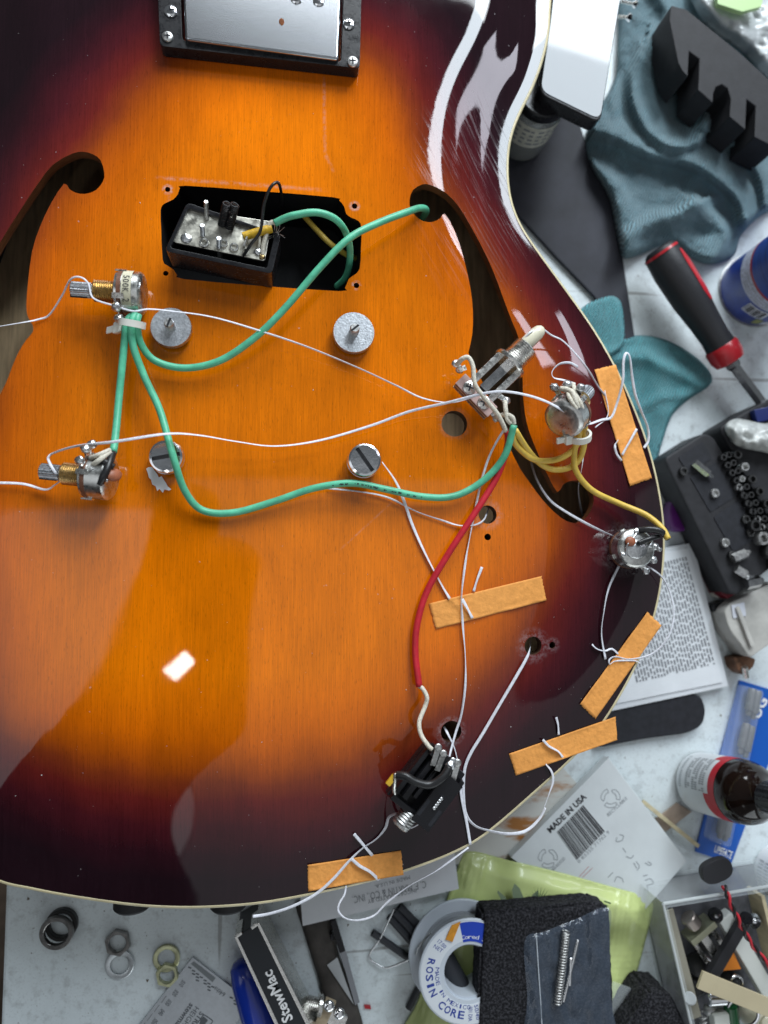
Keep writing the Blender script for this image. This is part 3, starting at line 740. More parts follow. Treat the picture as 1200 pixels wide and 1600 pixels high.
# ================================================================== potentiometers
wafer_m = mat('phenolic', (0.16, 0.065, 0.035), 0.5, var=0.3, vscale=400)
can_m = mat('pot_can', (0.60, 0.60, 0.58), 0.33, 1, var=0.22, vscale=350, rvar=0.15, bump=0.15, bscale=600)
paper_m = mat('paper_label', (0.60, 0.57, 0.42), 0.7, var=0.12, vscale=300)
def pot(back, tip, label, lug_dir, rc=0.0083, lc=0.0075, shaft=True):
    back, tip = Vector(back), Vector(tip); ax, u, v = frame_of(tip - back)
    t = thing('potentiometer', back + ax * lc - Vector((0, 0, rc)), label, 'potentiometer', 'volume and tone potentiometers')
    bm = NB(); lathe(bm, back, back + ax * lc, [(0, rc * 0.3), (0.001, rc * 0.80), (0.06, rc * 0.92), (0.18, rc), (1, rc)], 36)
    can = build(bm, 'can', can_m, t, smooth=35)
    bm = NB(); lathe(bm, back + ax * lc, back + ax * (lc + 0.0016), [(0, rc * 1.02), (1, rc * 1.02)], 36); build(bm, 'wafer', wafer_m, t)
    bm = NB(); lathe(bm, back + ax * (lc + 0.0016), back + ax * (lc + 0.0026), [(0, rc * 0.97), (1, rc * 0.95)], 36); build(bm, 'front_plate', nickel, t)
    bm = NB(); thread(bm, back + ax * (lc + 0.0026), back + ax * (lc + 0.0115), 0.0043, 11, 0.10, 28); build(bm, 'threaded_bushing', brass, t, smooth=25)
    bm = NB(); lathe(bm, back + ax * (lc + 0.0115), back + ax * (lc + 0.0200), [(0, 0.0024), (0.10, 0.0024), (0.12, 0.003), (0.96, 0.003), (1, 0.0026)], 40, knurl=0.10)
    sh = build(bm, 'shaft', zinc, t, smooth=20)
    e = ax.cross(Vector((0, 0, 1))).normalized() if abs(ax.z) < 0.9 else u
    bm = NB(); box(bm, back + ax * (lc + 0.0170), ax, e, ax.cross(e), 0.0064, 0.0062, 0.0007); build(bm, 'shaft_slot', black_matte, sh)
    # crimp tabs holding the can
    ld = Vector(lug_dir); ld = (ld - ax * ld.dot(ax)).normalized(); sd = ax.cross(ld)
    for a in (0.8, 2.3, 3.9, 5.5):
        d = ld * math.cos(a) + sd * math.sin(a); bm = NB(); box(bm, back + ax * (lc + 0.0008) + d * (rc * 1.04), ax, d.cross(ax), d, 0.0042, 0.0020, 0.0006); build(bm, 'crimp_tab', nickel, can)
    lugs = []
    for k in (-1, 0, 1):
        d = (ld * math.cos(k * 0.48) + sd * math.sin(k * 0.48)); p = back + ax * (lc + 0.0008) + d * (rc * 1.0)
        bm = NB(); box(bm, p + d * 0.0022, d, ax.cross(d), ax, 0.0056, 0.0022, 0.0005); build(bm, 'terminal', nickel, t)
        blob(t, p + d * 0.0038, 0.0019, sq=0.85); lugs.append(p + d * 0.0036)
    return t, can, lugs
t1, can1, lg = pot(P(226, 460, .0095), P(113, 452, .0095), 'upper left potentiometer with split shaft and green wires tied on', (0.2, -1, 0.3))
bm = NB()
b1 = P(226, 460, .0095); ax1, _, _ = frame_of(P(113, 452, .0095) - b1)
for k in range(13):
    a0 = -0.2 + k * 0.10; 
    for q in (0,): pass
cs = []
e1 = ax1.cross(Vector((0, 0, 1))).normalized(); n1 = e1.cross(ax1)
for k in range(14):
    a = -0.9 + k * 0.16; d = n1 * math.cos(a) + e1 * math.sin(a); r = 0.00845
    cs.append((bm.verts.new(b1 + ax1 * 0.0072 + d * r), bm.verts.new(b1 + ax1 * 0.0036 + d * r)))
for A, B in zip(cs, cs[1:]): bm.faces.new((A[0], A[1], B[1], B[0]))
bmesh.ops.recalc_face_normals(bm, faces=bm.faces[:]); lab1 = build(bm, 'paper_label', paper_m, can1)
for k, ch in enumerate('500K 2'):
    if ch == ' ': continue
    a = 0.52 - k * 0.22; d = n1 * math.cos(a) + e1 * math.sin(a) ; tg = -(-n1 * math.sin(a) + e1 * math.cos(a))
    o_ = b1 + ax1 * 0.0066 + d * 0.00852
    lettering(ch, o_, o_ + tg * 0.0014, ink, lab1, normal=d, size=0.0034)
# small solder tab on the can's back
bm = NB(); box(bm, b1 + n1 * 0.006 + ax1 * 0.0005, n1, e1, ax1, 0.006, 0.0025, 0.0012); build(bm, 'ground_tab', solder_m, can1, bevel=0.0004)
t2, can2, lg = pot(P(176, 748, .0125), P(63, 736, .0085), 'lower left potentiometer with brown disc capacitor and black sleeve', (0.05, 1, 0.9))
cap_m = mat('ceramic_capacitor', (0.33, 0.11, 0.055), 0.45, var=0.2, vscale=300)
bm = NB(); c = P(178, 742, .0175); ell(bm, c, .0026, .0033, .0015, ax=(0.7, 0.3, 0.8)); build(bm, 'disc_capacitor', cap_m, t2, smooth=179)
bm = NB(); tube(bm, [P(176, 708, .0155), P(170, 726, .019), P(163, 742, .020), (P(156, 756, .0185))], .0015, 10); build(bm, 'black_sleeve', black_w, t2, smooth=179)
bm = NB(); tube(bm, [P(150, 718, .017), P(164, 722, .019), P(178, 730, .018)], .0013, 10); build(bm, 'black_sleeve', black_w, t2, smooth=179)
bm = NB(); tube(bm, [P(139, 731, .0165), P(155, 719, .0205), P(172, 706, .017)], .0010, 8); tube(bm, [P(140, 716, .0175), P(156, 710, .020), P(172, 703, .017)], .0009, 8); build(bm, 'cloth_lead', cloth_wire, t2, smooth=179)
blob(t2, P(157, 758, .018), .0017); blob(t2, P(166, 750, .019), .0009)
t3, can3, lg = pot(P(879, 658, .0190), P(928, 600, .0020), 'right potentiometer under the toggle tip with yellow wires and zip tie', (-0.5, 0.65, 0.7))
bm = NB(); tube(bm, [P(876, 607, .0205), P(893, 612, .024), P(900, 630, .025), P(906, 650, .021)], .0011, 8); tube(bm, [P(895, 600, .0195), P(900, 618, .0235), P(908, 634, .0235), P(911, 652, .020)], .0010, 8)
tube(bm, [P(885, 606, .020), P(890, 622, .0245), P(901, 640, .0245), P(903, 652, .020)], .0009, 8)
build(bm, 'cloth_lead', cloth_wire, t3, smooth=179)
zt = G(975, 858)
t4, can4, lg = pot(zt + Vector((0, 0, 0.0125)), zt + Vector((0, 0, -0.02)), 'potentiometer at the right body edge seated in its hole, back up', (1, -0.45, 0))
zb = 0.0125 + zt.z
bm = NB(); ell(bm, P(985, 846, zb + .0010), .0024, .0021, .0011); build(bm, 'disc_capacitor', cap_m, t4, smooth=179)
bm = NB(); tube(bm, [P(997, 849, zb + .0015), P(1014, 842, zb + .002), P(1029, 838, zb + .001)], .0011, 8); build(bm, 'black_sleeve', black_w, t4, smooth=179)
bm = NB(); tube(bm, [P(998, 829, zb), P(1014, 827, zb + .002), P(1032, 830, zb + .003), P(1044, 841, zb + .002)], .0014, 8); build(bm, 'black_sleeve', black_w, t4, smooth=179)
for a, b, r in ((995, 830, .0016), (973, 866, .0012), (1016, 852, .0015), (1030, 858, .0012)): blob(t4, P(a, b, zb), r)
bm = NB(); ell(bm, P(994, 858, zb), .0052, .0042, .0011); build(bm, 'solder_pool', solder_m, t4, smooth=179)
bm = NB(); tube(bm, [P(978, 868, zb), P(980, 852, zb + .0015), P(990, 840, zb + .001), P(996, 831, zb)], .0004, 6); build(bm, 'bare_lead', solder_m, t4, smooth=179)

def zip_tie(c, ax, r, w, tail, label):
    c = Vector(c); ax, u, v = frame_of(ax); bm = NB(); t = thing('zip_tie', c - Vector((0, 0, r)), label, 'zip tie', 'white zip ties')
    prof = []
    n = 24
    R_ = [[bm.verts.new(c + (u * math.cos(2 * math.pi * i / n) + v * math.sin(2 * math.pi * i / n)) * rr + ax * dz) for i in range(n)] for rr, dz in ((r, -w / 2), (r + .0010, -w / 2), (r + .0010, w / 2), (r, w / 2))]
    for k in range(4):
        A, B = R_[k], R_[(k + 1) % 4]
        for i in range(n): bm.faces.new((A[i], A[(i + 1) % n], B[(i + 1) % n], B[i]))
    bmesh.ops.recalc_face_normals(bm, faces=bm.faces[:]); build(bm, 'strap', white_pl, t)
    d = (Vector(tail) - c).normalized()
    bm = NB(); box(bm, c + d * (r + .0014), d, ax, d.cross(ax), .0034, w * 1.7, .0036); build(bm, 'head', white_pl, t, bevel=.0005)
    bm = NB(); box(bm, c + d * (r + .0044), d, ax, d.cross(ax), .0042, w * 0.95, .0010); build(bm, 'cut_end', white_pl, t)
zip_tie(P(206, 506, .0125), P(203, 540, .010) - P(210, 480, .0135), .0042, .0026, P(184, 512, .0105), 'white zip tie round the green wires by upper left potentiometer')
zip_tie(P(905, 681, .0135), P(903, 715, .007) - P(907, 655, .019), .0040, .0026, P(876, 688, .0145), 'white zip tie round the yellow wires below right potentiometer')

# ================================================================== toggle switch
sw = thing('toggle_switch', P(770, 585, 0.0), 'three-way toggle switch with cream tip lying across the right f-hole', 'switch')
SZ = 0.0105
tipA, tipB = P(841, 519, SZ + .001), P(812, 547, SZ)
ax, _, _ = frame_of(tipA - tipB); eS = Vector((-ax.y, ax.x, 0)).normalized(); nS = ax.cross(eS)
if nS.z < 0: nS = -nS
bm = NB(); rt = .0030
lathe(bm, tipB - ax * .004, tipA + ax * .003, [(0, rt * .85), (.5, rt * 1.0), (.80, rt * .98), (.90, rt * .82), (.97, rt * .5), (1, rt * .12)], 24); build(bm, 'tip', cream_pl, sw, smooth=60)
bA, bB = P(824, 552 - 10, SZ), P(797, 567, SZ)
bm = NB(); thread(bm, bB, bB + ax * .0095, .0054, 10, .08, 32); build(bm, 'threaded_bushing', nickel, sw, smooth=25)
bm = NB(); lathe(bm, bB - ax * .0014, bB + ax * .0006, [(0, .0073), (.2, .0076), (.8, .0076), (1, .0072)], 36); build(bm, 'flange', nickel, sw)
# bent frame: two arms, bridge, leaf
for sg in (1, -1):
    bm = NB(); box(bm, bB - ax * .0095 + eS * sg * .0052 + nS * .001, ax, eS, nS, .0175, .0030, .0032); build(bm, 'frame_arm', nickel, sw, bevel=.0004)
bm = NB(); box(bm, bB - ax * .0080 - nS * .0005, ax, eS, nS, .0150, .0040, .0006); build(bm, 'contact_leaf', chrome, sw)
bm = NB(); box(bm, bB - ax * .0100 - nS * .0045, ax, eS, nS, .0150, .0034, .0005); build(bm, 'contact_leaf', black_matte, sw)
stc = bB - ax * .0205
pink_m = mat('fibre_board', (0.52, 0.36, 0.33), 0.6, var=0.1, vscale=300)
bm = NB(); box(bm, stc + nS * .0035, ax, eS, nS, .0058, .0190, .0009); build(bm, 'top_plate', pink_m, sw, bevel=.0002)
lay = [mat('fibre_brown', (0.17, 0.085, 0.05), 0.6, var=0.3, vscale=300), nickel, mat('fibre_cream', (0.45, 0.36, 0.24), 0.6, var=.2, vscale=300)]
z = .0030
for k in range(9):
    th = (.0011, .0004, .0009)[k % 3]; bm = NB(); box(bm, stc + nS * (z - th / 2), ax, eS, nS, .0056 + random.uniform(-.0004, .0005), .0186 + random.uniform(-.0006, .0006), th * .96); build(bm, 'stack_layer', lay[k % 3], sw); z -= th
for k in (-1, 1):
    p = stc + nS * .0039 + eS * k * .0042; bm = NB(); ax3, u3, v3 = nS, ax, eS
    lathe(bm, p, p + nS * .0012, [(0, .0027), (.5, .0027), (.9, .0018), (1, .0003)], 20)
    for q in range(2):
        a = .5 + q * math.pi / 2; e = ax * math.cos(a) + eS * math.sin(a); box(bm, p + nS * .0011, e, nS.cross(e), nS, .0032, .0006, .0003, mi=1)
    build(bm, 'screw', [nickel, black_matte], sw)
for a, b, a2, b2, z_ in ((723, 580, 712, 568, .012), (779, 618, 791, 626, .011), (764, 638, 776, 654, .007), (728, 574, 718, 578, .006)):
    bm = NB(); p, q = P(a, b, z_), P(a2, b2, z_); d = (q - p).normalized(); box(bm, (p + q) / 2, d, Vector((-d.y, d.x, 0)), (0, 0, 1), (q - p).length, .0022, .0005); build(bm, 'terminal', nickel, sw); blob(sw, q, .0018)
bm = NB(); tube(bm, [P(714, 570, .014), P(722, 561, .017), P(732, 559, .018), P(739, 573, .0185), P(742, 600, .018), P(757, 622, .017), P(778, 648, .015), P(791, 674, .012)], .0010, 8)
tube(bm, [P(789, 627, .013), P(790, 640, .014), P(793, 655, .014), P(799, 662, .014)], .0010, 8); tube(bm, [P(774, 652, .008), P(788, 648, .013), P(800, 652, .015), P(803, 663, .014)], .0010, 8)
build(bm, 'cloth_lead', cloth_wire, sw, smooth=179)

# ================================================================== output jack
jk = thing('output_jack', P(665, 1225, 0.0), 'black plastic output jack with silver threaded barrel near the tail', 'jack')
jz = .0135
u = (P(705, 1187, 0) - P(640, 1272, 0)).normalized(); v = Vector((-u.y, u.x, 0)); nZ = Vector((0, 0, 1))
base = P(636, 1268, .007)          # where barrel meets the housing
def jb(name, uo, vo, zo, su, sv, sz, m=black_pl, bev=.0004, parent=None):
    bm = NB(); box(bm, Vector((base.x, base.y, 0)) + u * uo + v * vo + nZ * zo, u, v, nZ, su, sv, sz); return build(bm, name, m, parent or jk, bevel=bev)
jb('housing', .0125, .0000, .0030, .0250, .0200, .0056)
jb('side_wall', .0115, -.0088, .0085, .0225, .0020, .0064); jb('side_wall', .0140, .0088, .0078, .0240, .0020, .0050)
jb('rail', .0150, .0052, .0085, .0230, .0024, .0056); jb('rail', .0160, .0018, .0078, .0200, .0018, .0046)
jb('end_wall', .0013, .0, .0075, .0024, .0190, .0070)
tp = jb('cover_plate', .0105, -.0052, .0128, .0215, .0085, .0018)
for uo, vo in ((.0060, -.0020), (.0105, -.0052), (.0055, -.0080)):
    jb('slot', uo, vo, .01365, .0070, .0014, .0002, black_matte, None, tp)
bm = NB(); p = Vector((base.x, base.y, .0142)) + u * .0105 - v * .0052
for k in range(5): ell(bm, p + u * (k - 2) * .0011, .0008, .0007, .0004)
build(bm, 'contact_spring', solder_m, jk, smooth=179)
jb('rear_block', .0245, .0030, .0090, .0040, .0110, .0080)
bm = NB(); b0 = Vector((base.x, base.y, .0075)) - v * .001; thread(bm, b0 - u * .0048, b0 + u * .001, .0040, 5, .10, 28); build(bm, 'threaded_barrel', steel_dull, jk, smooth=25)
bm = NB(); lathe(bm, b0 - u * .0062, b0 - u * .0047, [(0, .0030), (.3, .0036), (1, .0036)], 24); build(bm, 'barrel_tip', steel_dull, jk)
for a, b, a2, b2, m in ((676, 1196, 685, 1168, steel_dull), (683, 1204, 693, 1178, steel_dull), (696, 1216, 708, 1190, solder_m), (707, 1222, 715, 1192, steel_dull)):
    bm = NB(); p, q = P(a, b, .012), P(a2, b2, .0145); d = (q - p).normalized(); s_ = nZ.cross(d).normalized(); pts = [p - s_ * .0009, q - s_ * .0011, q + d * .0012, q + s_ * .0011, p + s_ * .0009]
    box(bm, (p + q) / 2, d, s_, d.cross(s_), (q - p).length, .0021, .0006); ell(bm, q, .0015, .0015, .0004); build(bm, 'terminal', m, jk)
blob(jk, P(704, 1196, .0145), .0021); blob(jk, P(620, 1213, .0145), .0013)
bm = NB(); tube(bm, [P(620, 1211, .0145), P(634, 1213, .016), P(650, 1222, .0165), P(672, 1226, .0165), P(692, 1214, .0165), P(702, 1199, .0155)], .0016, 10); build(bm, 'black_lead', black_w, jk, smooth=179)
bm = NB(); box(bm, P(611, 1219, .0135), u, v, nZ, .0045, .0022, .0016); build(bm, 'yellow_lug', mat('yellow_lug', (.62, .38, .02), .3, coat=.5), jk, bevel=.0004)
bm = NB(); tube(bm, [P(618, 1208, .0145), P(616, 1225, .013), P(617, 1240, .010), P(622, 1252, .008)], .0009, 8); build(bm, 'ground_strap', nickel, jk, smooth=179)

# ================================================================== orange masking tape
tape_m = mat('masking_tape', (0.80, 0.345, 0.085), 0.75, var=0.09, vscale=500, bump=0.9, bscale=420, spec=0.25)
def tape(c4, label, lift=.0004, zig=(True, True), ridge=None):
    """c4: corners a-b along one long edge, then c-d back along the other"""
    a, b, c, d = [Vector(q) for q in c4]; n, mth = 34, 14; bm = NB(); grid_ = []
    for i in range(n + 1):
        row = []
        for j in range(mth + 1):
            t, s = i / n, j / mth
            if i in (0, n) and zig[0 if i == 0 else 1]: t += random.uniform(.0, .011 if j % 2 else .003) * (1 if i == 0 else -1)
            q = a.lerp(b, t).lerp(d.lerp(c, t), s)
            h = lift
            if ridge:
                for (rx, ry, rx2, ry2, hh) in ridge:
                    A, B = Vector((rx, ry)), Vector((rx2, ry2)); tt = max(0, min(1, (q - A).dot(B - A) / (B - A).length_squared)); dd = (q - A - (B - A) * tt).length
                    h += hh * math.exp(-(dd / 3.5) ** 2)
            h += .00035 * max(0, noise.noise(Vector((q.x * .06, q.y * .06, a.x)))) + .0009 * max(0, abs(s - .5) * 2 - .75) * max(0, noise.noise(Vector((q.x * .03, q.y * .03, a.y))) + .15) * 4
            row.append((bm.verts.new(G(q.x, q.y, h)), ))
        grid_.append([r[0] for r in row])
    top_f = []
    for i in range(n):
        for j in range(mth): top_f.append(bm.faces.new((grid_[i][j], grid_[i + 1][j], grid_[i + 1][j + 1], grid_[i][j + 1])))
    bmesh.ops.recalc_face_normals(bm, faces=bm.faces[:])
    if top_f[0].normal.z < 0: bmesh.ops.reverse_faces(bm, faces=bm.faces[:])
    bmesh.ops.solidify(bm, geom=bm.faces[:], thickness=.00016)
    return tag(build(bm, 'tape_strip', tape_m, smooth=179), label, 'tape', 'orange masking tape strips')
tape(((929, 577), (985, 760), (1019, 748), (962, 569)), 'longest orange tape strip, by the right potentiometer at the body edge', ridge=[(1000, 670, 965, 690, .0008), (972, 712, 993, 671, .0006)])
tape(((670, 943), (847, 900), (854, 938), (680, 983)), 'orange tape strip in the middle of the lower bout, clear of the edge', ridge=[(700, 930, 735, 965, .0008)])
tape(((1012, 956), (906, 1101), (930, 1124), (1034, 977)), 'orange tape strip slanting over the right edge above the black pad', ridge=[(958, 1022, 990, 1038, .0006)])
tape(((795, 1178), (962, 1120), (965, 1156), (806, 1212)), 'orange tape strip over the lower right edge, just above the white carton', ridge=[(846, 1158, 880, 1184, .0007)])
tape(((480, 1352), (627, 1329), (631, 1367), (481, 1393)), 'orange tape strip at the tail edge above the white paper slip', ridge=[(545, 1345, 545, 1390, .0007), (548, 1342, 592, 1375, .0006), (580, 1332, 592, 1372, .0006)])

# ================================================================== white floss strings
FG = 'white waxed floss strings'
def floss(pts, label, w=.0017, frame=G, tw=2.2, seed=0, th=.00016):
    bm = NB(); ph = seed * 1.7; w *= .68
    ribbon(bm, [frame(*p) for p in pts], w, th, 8, lambda t: 1.15 * math.sin(tw * math.pi * t + ph) * math.sin(3.1 * t + ph), None)
    return tag(build(bm, 'floss_string', floss_m, smooth=179), label, 'string', FG)
floss([(-20, 513, .002), (35, 504, .003), (60, 499, .0012), (77, 492, .0012), (97, 462, .006), (110, 437, .0125), (125, 433, .014), (138, 443, .0135), (146, 466, .0135), (180, 478, .017), (208, 486, .019), (232, 483, .018), (267, 486, .0142), (330, 495, .013), (400, 515, .011), (480, 542, .008), (560, 575, .006), (620, 603, .006), (660, 622, .008), (705, 629, .013), (745, 619, .017)],
      'white floss from the left edge past upper left potentiometer to the switch', w=.0011, seed=1, tw=5)
floss([(-20, 754, .002), (35, 756, .0022), (70, 765, .0015), (85, 758, .004), (95, 748, .009), (86, 738, .0125), (77, 722, .012), (76, 714, .012), (86, 707, .012), (120, 697, .017), (180, 690, .0185), (260, 678, .017), (310, 680, .012), (370, 690, .009), (430, 697, .007), (500, 688, .007), (580, 665, .008), (640, 643, .010), (700, 629, .014), (760, 614, .0185), (800, 613, .020), (850, 626, .022), (898, 652, .024)],
      'white floss from lower left potentiometer across the body to right potentiometer', w=.0016, seed=2, tw=4)
floss([(820, 528, .013), (830, 518, .0145), (846, 514, .013), (862, 524, .009), (880, 533, .006), (903, 557, .004), (920, 580, .002), (934, 603, .001), (946, 618, .0008)], 'white floss curling from the toggle tip to the longest tape strip', w=.0013, seed=3)
floss([(903, 573, .016), (890, 567, .018), (874, 569, .019), (863, 580, .019), (865, 590, .019), (880, 594, .019), (899, 600, .020)], 'short curled hook of white floss above the right potentiometer', w=.0016, seed=0, tw=1)
floss([(920, 663, .004), (940, 656, .003), (955, 652, .003), (964, 630, .004), (973, 596, .008), (974, 566, .010), (978, 552, .010), (984, 558, .009), (988, 590, .004), (993, 618, .002), (1003, 645, .001), (1012, 668, .0008), (1013, 688, .001), (1006, 700, .001)],
      'white floss looping over the longest tape strip and the body edge', w=.0017, seed=5)
floss([(995, 670, .0018), (984, 690, .0019), (972, 711, .0016)], 'short white floss end laid across the longest tape strip', w=.0017, seed=0, tw=.2)
floss([(966, 688, .0010), (961, 696, .0018), (963, 708, .002), (971, 720, .001)], 'small white floss bight left of the longest tape strip', w=.0015, seed=6)
floss([(930, 668, .004), (950, 648, .001), (945, 610, .0012)], 'thin white floss behind the right potentiometer shaft', w=.0008, seed=4)
floss([(958, 838, .001), (920, 820, .002), (880, 797, .001), (857, 779, -.002), (838, 748, -.008), (828, 715, -.020)], 'white floss from edge potentiometer into the right f-hole', w=.0016, seed=1, tw=1.2)
floss([(913, 690, .004), (910, 725, .003), (904, 760, -.004), (906, 785, -.012), (911, 808, -.022)], 'white floss dropping into the lower f-hole eye', w=.0016, seed=2, tw=1.2)
floss([(999, 878, .002), (1020, 890, .003), (1036, 904, .004), (1048, 930, .004), (1053, 960, .004), (1045, 994, .004), (1020, 1021, .002), (985, 1030, .0012), (962, 1026, .001), (952, 1031, .001), (953, 1038, .001), (962, 1033, .001), (990, 1032, .001), (1000, 1036, .001)],
      'white floss loop hanging outside the right edge beside the printed page', w=.0011, seed=3, tw=5)
floss([(968, 882, .001), (951, 920, .0015), (943, 960, .0015), (940, 992, .0012), (946, 1030, .001)], 'white floss running down from the edge potentiometer over the black burst', w=.0016, seed=0, tw=.6)
floss([(925, 1007, .001), (933, 1014, .001), (945, 1017, .001), (956, 1014, .001), (966, 1022, .001)], 'short wavy white floss end above the slanting tape strip', w=.0013, seed=4, tw=1)
floss([(597, 722, .006), (618, 752, .003), (632, 785, .0015), (645, 822, .001), (665, 866, .001), (689, 912, .001), (703, 936, .0009)], 'white floss from right tailpiece stud to the middle tape strip', w=.0019, seed=1, tw=1.4)
floss([(512, 763, .0012), (560, 768, .001), (605, 777, .001), (650, 799, .001), (690, 813, .001), (718, 821, .0012), (742, 820, .0015), (756, 812, .0005), (762, 798, -.006), (764, 792, -.012)], 'thin white floss running into the control hole beside the red wire', w=.0012, seed=2, tw=4)
floss([(787, 672, .012), (775, 692, .008), (762, 720, .004), (750, 760, .002), (742, 800, .0015), (734, 840, .0012), (727, 880, .0012), (721, 932, .0018), (723, 975, .0016), (727, 1025, .001), (727, 1070, .001), (721, 1115, .001), (712, 1145, .0012), (704, 1175, .004), (699, 1198, .013)],
      'long white floss hanging from the switch down to the jack', w=.0015, seed=0, tw=7)
floss([(753, 886, .0012), (746, 905, .001), (740, 924, .0008)], 'short stiff white floss end poking above the middle tape strip', w=.0018, seed=0, tw=.3)
floss([(722, 936, .0020), (730, 950, .0020), (738, 966, .0012)], 'white floss end folded over the middle tape strip', w=.0020, seed=0, tw=.3)
floss([(829, 1000, -.012), (828, 1014, -.002), (823, 1028, .001), (806, 1058, .0012), (780, 1102, .001), (755, 1145, .001), (735, 1178, .001), (726, 1203, .001), (724, 1240, .001), (728, 1272, .001), (742, 1290, .001), (765, 1298, .001), (795, 1303, .002), (822, 1298, .002), (842, 1280, .002), (852, 1262, .002)],
      'white floss from the lower control hole curving down past the jack', w=.0019, seed=1, tw=3)
floss([(693, 1134, -.006), (700, 1147, .001), (711, 1172, .0012), (717, 1205, .0012), (721, 1245, .001), (729, 1285, .001), (735, 1320, .001)], 'white floss from the hole beside the jack down to the edge', w=.0018, seed=2, tw=1.2)
floss([(848, 1156, .0016), (858, 1166, .0017), (872, 1174, .0016), (880, 1184, .0012)], 'white floss end lying across the tape strip above the white carton', w=.0016, seed=0, tw=.4)
floss([(869, 1121, .0015), (872, 1132, .001), (873, 1148, .0008)], 'short white floss end standing above the tape by the carton', w=.0016, seed=0, tw=.3)
floss([(853, 1194, .001), (862, 1206, .0012), (864, 1222, .001), (857, 1243, .001), (850, 1262, .001)], 'white floss hanging below the tape by the carton', w=.0015, seed=3, tw=1)
floss([(663, 1276, .010), (655, 1287, .006), (640, 1294, .004), (627, 1287, .006), (625, 1273, .010), (616, 1272, .008), (607, 1278, .004), (602, 1294, .001), (588, 1311, .001), (566, 1326, .001), (545, 1346, .002), (520, 1374, .0018), (492, 1398, .001), (455, 1417, .001), (420, 1428, .001), (395, 1432, .002)],
      'white floss wound round the jack barrel and trailing over the tail', w=.0017, seed=4, tw=4)
floss([(553, 1303, .001), (566, 1318, .001), (582, 1337, .0008)], 'short white floss end crossing above the tail tape strip', w=.0019, seed=0, tw=.3)
floss([(549, 1342, .0018), (562, 1353, .0019), (578, 1362, .0018), (592, 1375, .0012)], 'white floss end folded across the tail tape strip', w=.0019, seed=0, tw=.4)
floss([(541, 1384, .001), (538, 1398, .0015), (530, 1412, .002), (529, 1424, .002), (540, 1435, .002), (560, 1438, .002), (585, 1430, .002), (605, 1410, .002), (640, 1384, .002), (680, 1362, .002), (708, 1342, .002), (732, 1324, .001)], 'white floss loop hanging off the tail over the white paper slip', w=.0012, seed=5, tw=5)
# ================================================================== things lying on the bench
def tloop(pts, h): return [T(a, b, h) for a, b in pts]
def flat(name, pts, h0, h1, m, parent=None, bevel=None, rr=0.0, smooth=40):
    """slab whose TOP outline is the given pixels at height h1 above the bench"""
    lp = tloop(pts, h1); lp = rrect(lp, rr, 5) if rr else lp
    bm = NB(); slab(bm, lp, TZ + h0, TZ + h1); return build(bm, name, m, parent, bevel=bevel, smooth=smooth)
def sheet(name, outline, hfun, m, step=5.0, th=.0, parent=None, smooth=179):
    """soft sheet: pixels inside an outline, height above the bench from hfun(px, py, edge distance px)"""
    ol = closed_catmull([Vector((a, b, 0)) for a, b in outline], 5)
    A = np.array([(p.x, p.y) for p in ol]); B = np.roll(A, -1, axis=0)
    lo, hi = A.min(0), A.max(0); gx, gy = np.meshgrid(np.arange(lo[0], hi[0], step), np.arange(lo[1], hi[1], step * .866)); gx[1::2] += step / 2
    g = np.stack([gx.ravel(), gy.ravel()], 1); g = g[inside_np(g, A, B)]; g = g[dist_poly(g, A, B) > step * .45]
    vs_ = [Vector((p.x, p.y)) for p in ol] + [Vector(p) for p in g.tolist()]
    ov, oe, of, *_ = delaunay_2d_cdt(vs_, [(i, (i + 1) % len(ol)) for i in range(len(ol))], [], 0, 1e-4)
    pts = np.array([(v.x, v.y) for v in ov]); d = dist_poly(pts, A, B); cen = np.array([pts[list(f)].mean(0) for f in of]); kp = inside_np(cen, A, B)
    bm = NB(); vv = [bm.verts.new(T(p[0], p[1], hfun(p[0], p[1], dd))) for p, dd in zip(pts, d)]
    for f, k in zip(of, kp):
        if k: bm.faces.new([vv[i] for i in f][::-1])
    for v in [v for v in bm.verts if not v.link_faces]: bm.verts.remove(v)
    bmesh.ops.recalc_face_normals(bm, faces=bm.faces[:]); bm.faces.ensure_lookup_table()
    if sum(f.normal.z for f in bm.faces) < 0: bmesh.ops.reverse_faces(bm, faces=bm.faces[:])
    if th: bmesh.ops.solidify(bm, geom=bm.faces[:], thickness=th)
    return build(bm, name, m, parent, smooth=smooth)
def ridge(x, y, line, w, hh):
    best = 1e9
    for (x1, y1), (x2, y2) in zip(line, line[1:]):
        dx, dy = x2 - x1, y2 - y1; t = max(0, min(1, ((x - x1) * dx + (y - y1) * dy) / (dx * dx + dy * dy))); best = min(best, math.hypot(x - x1 - t * dx, y - y1 - t * dy))
    return hh * math.exp(-(best / w) ** 2)
def nz2(x, y, s, k=0): return noise.noise(Vector((x * s, y * s, k * 7.3)))
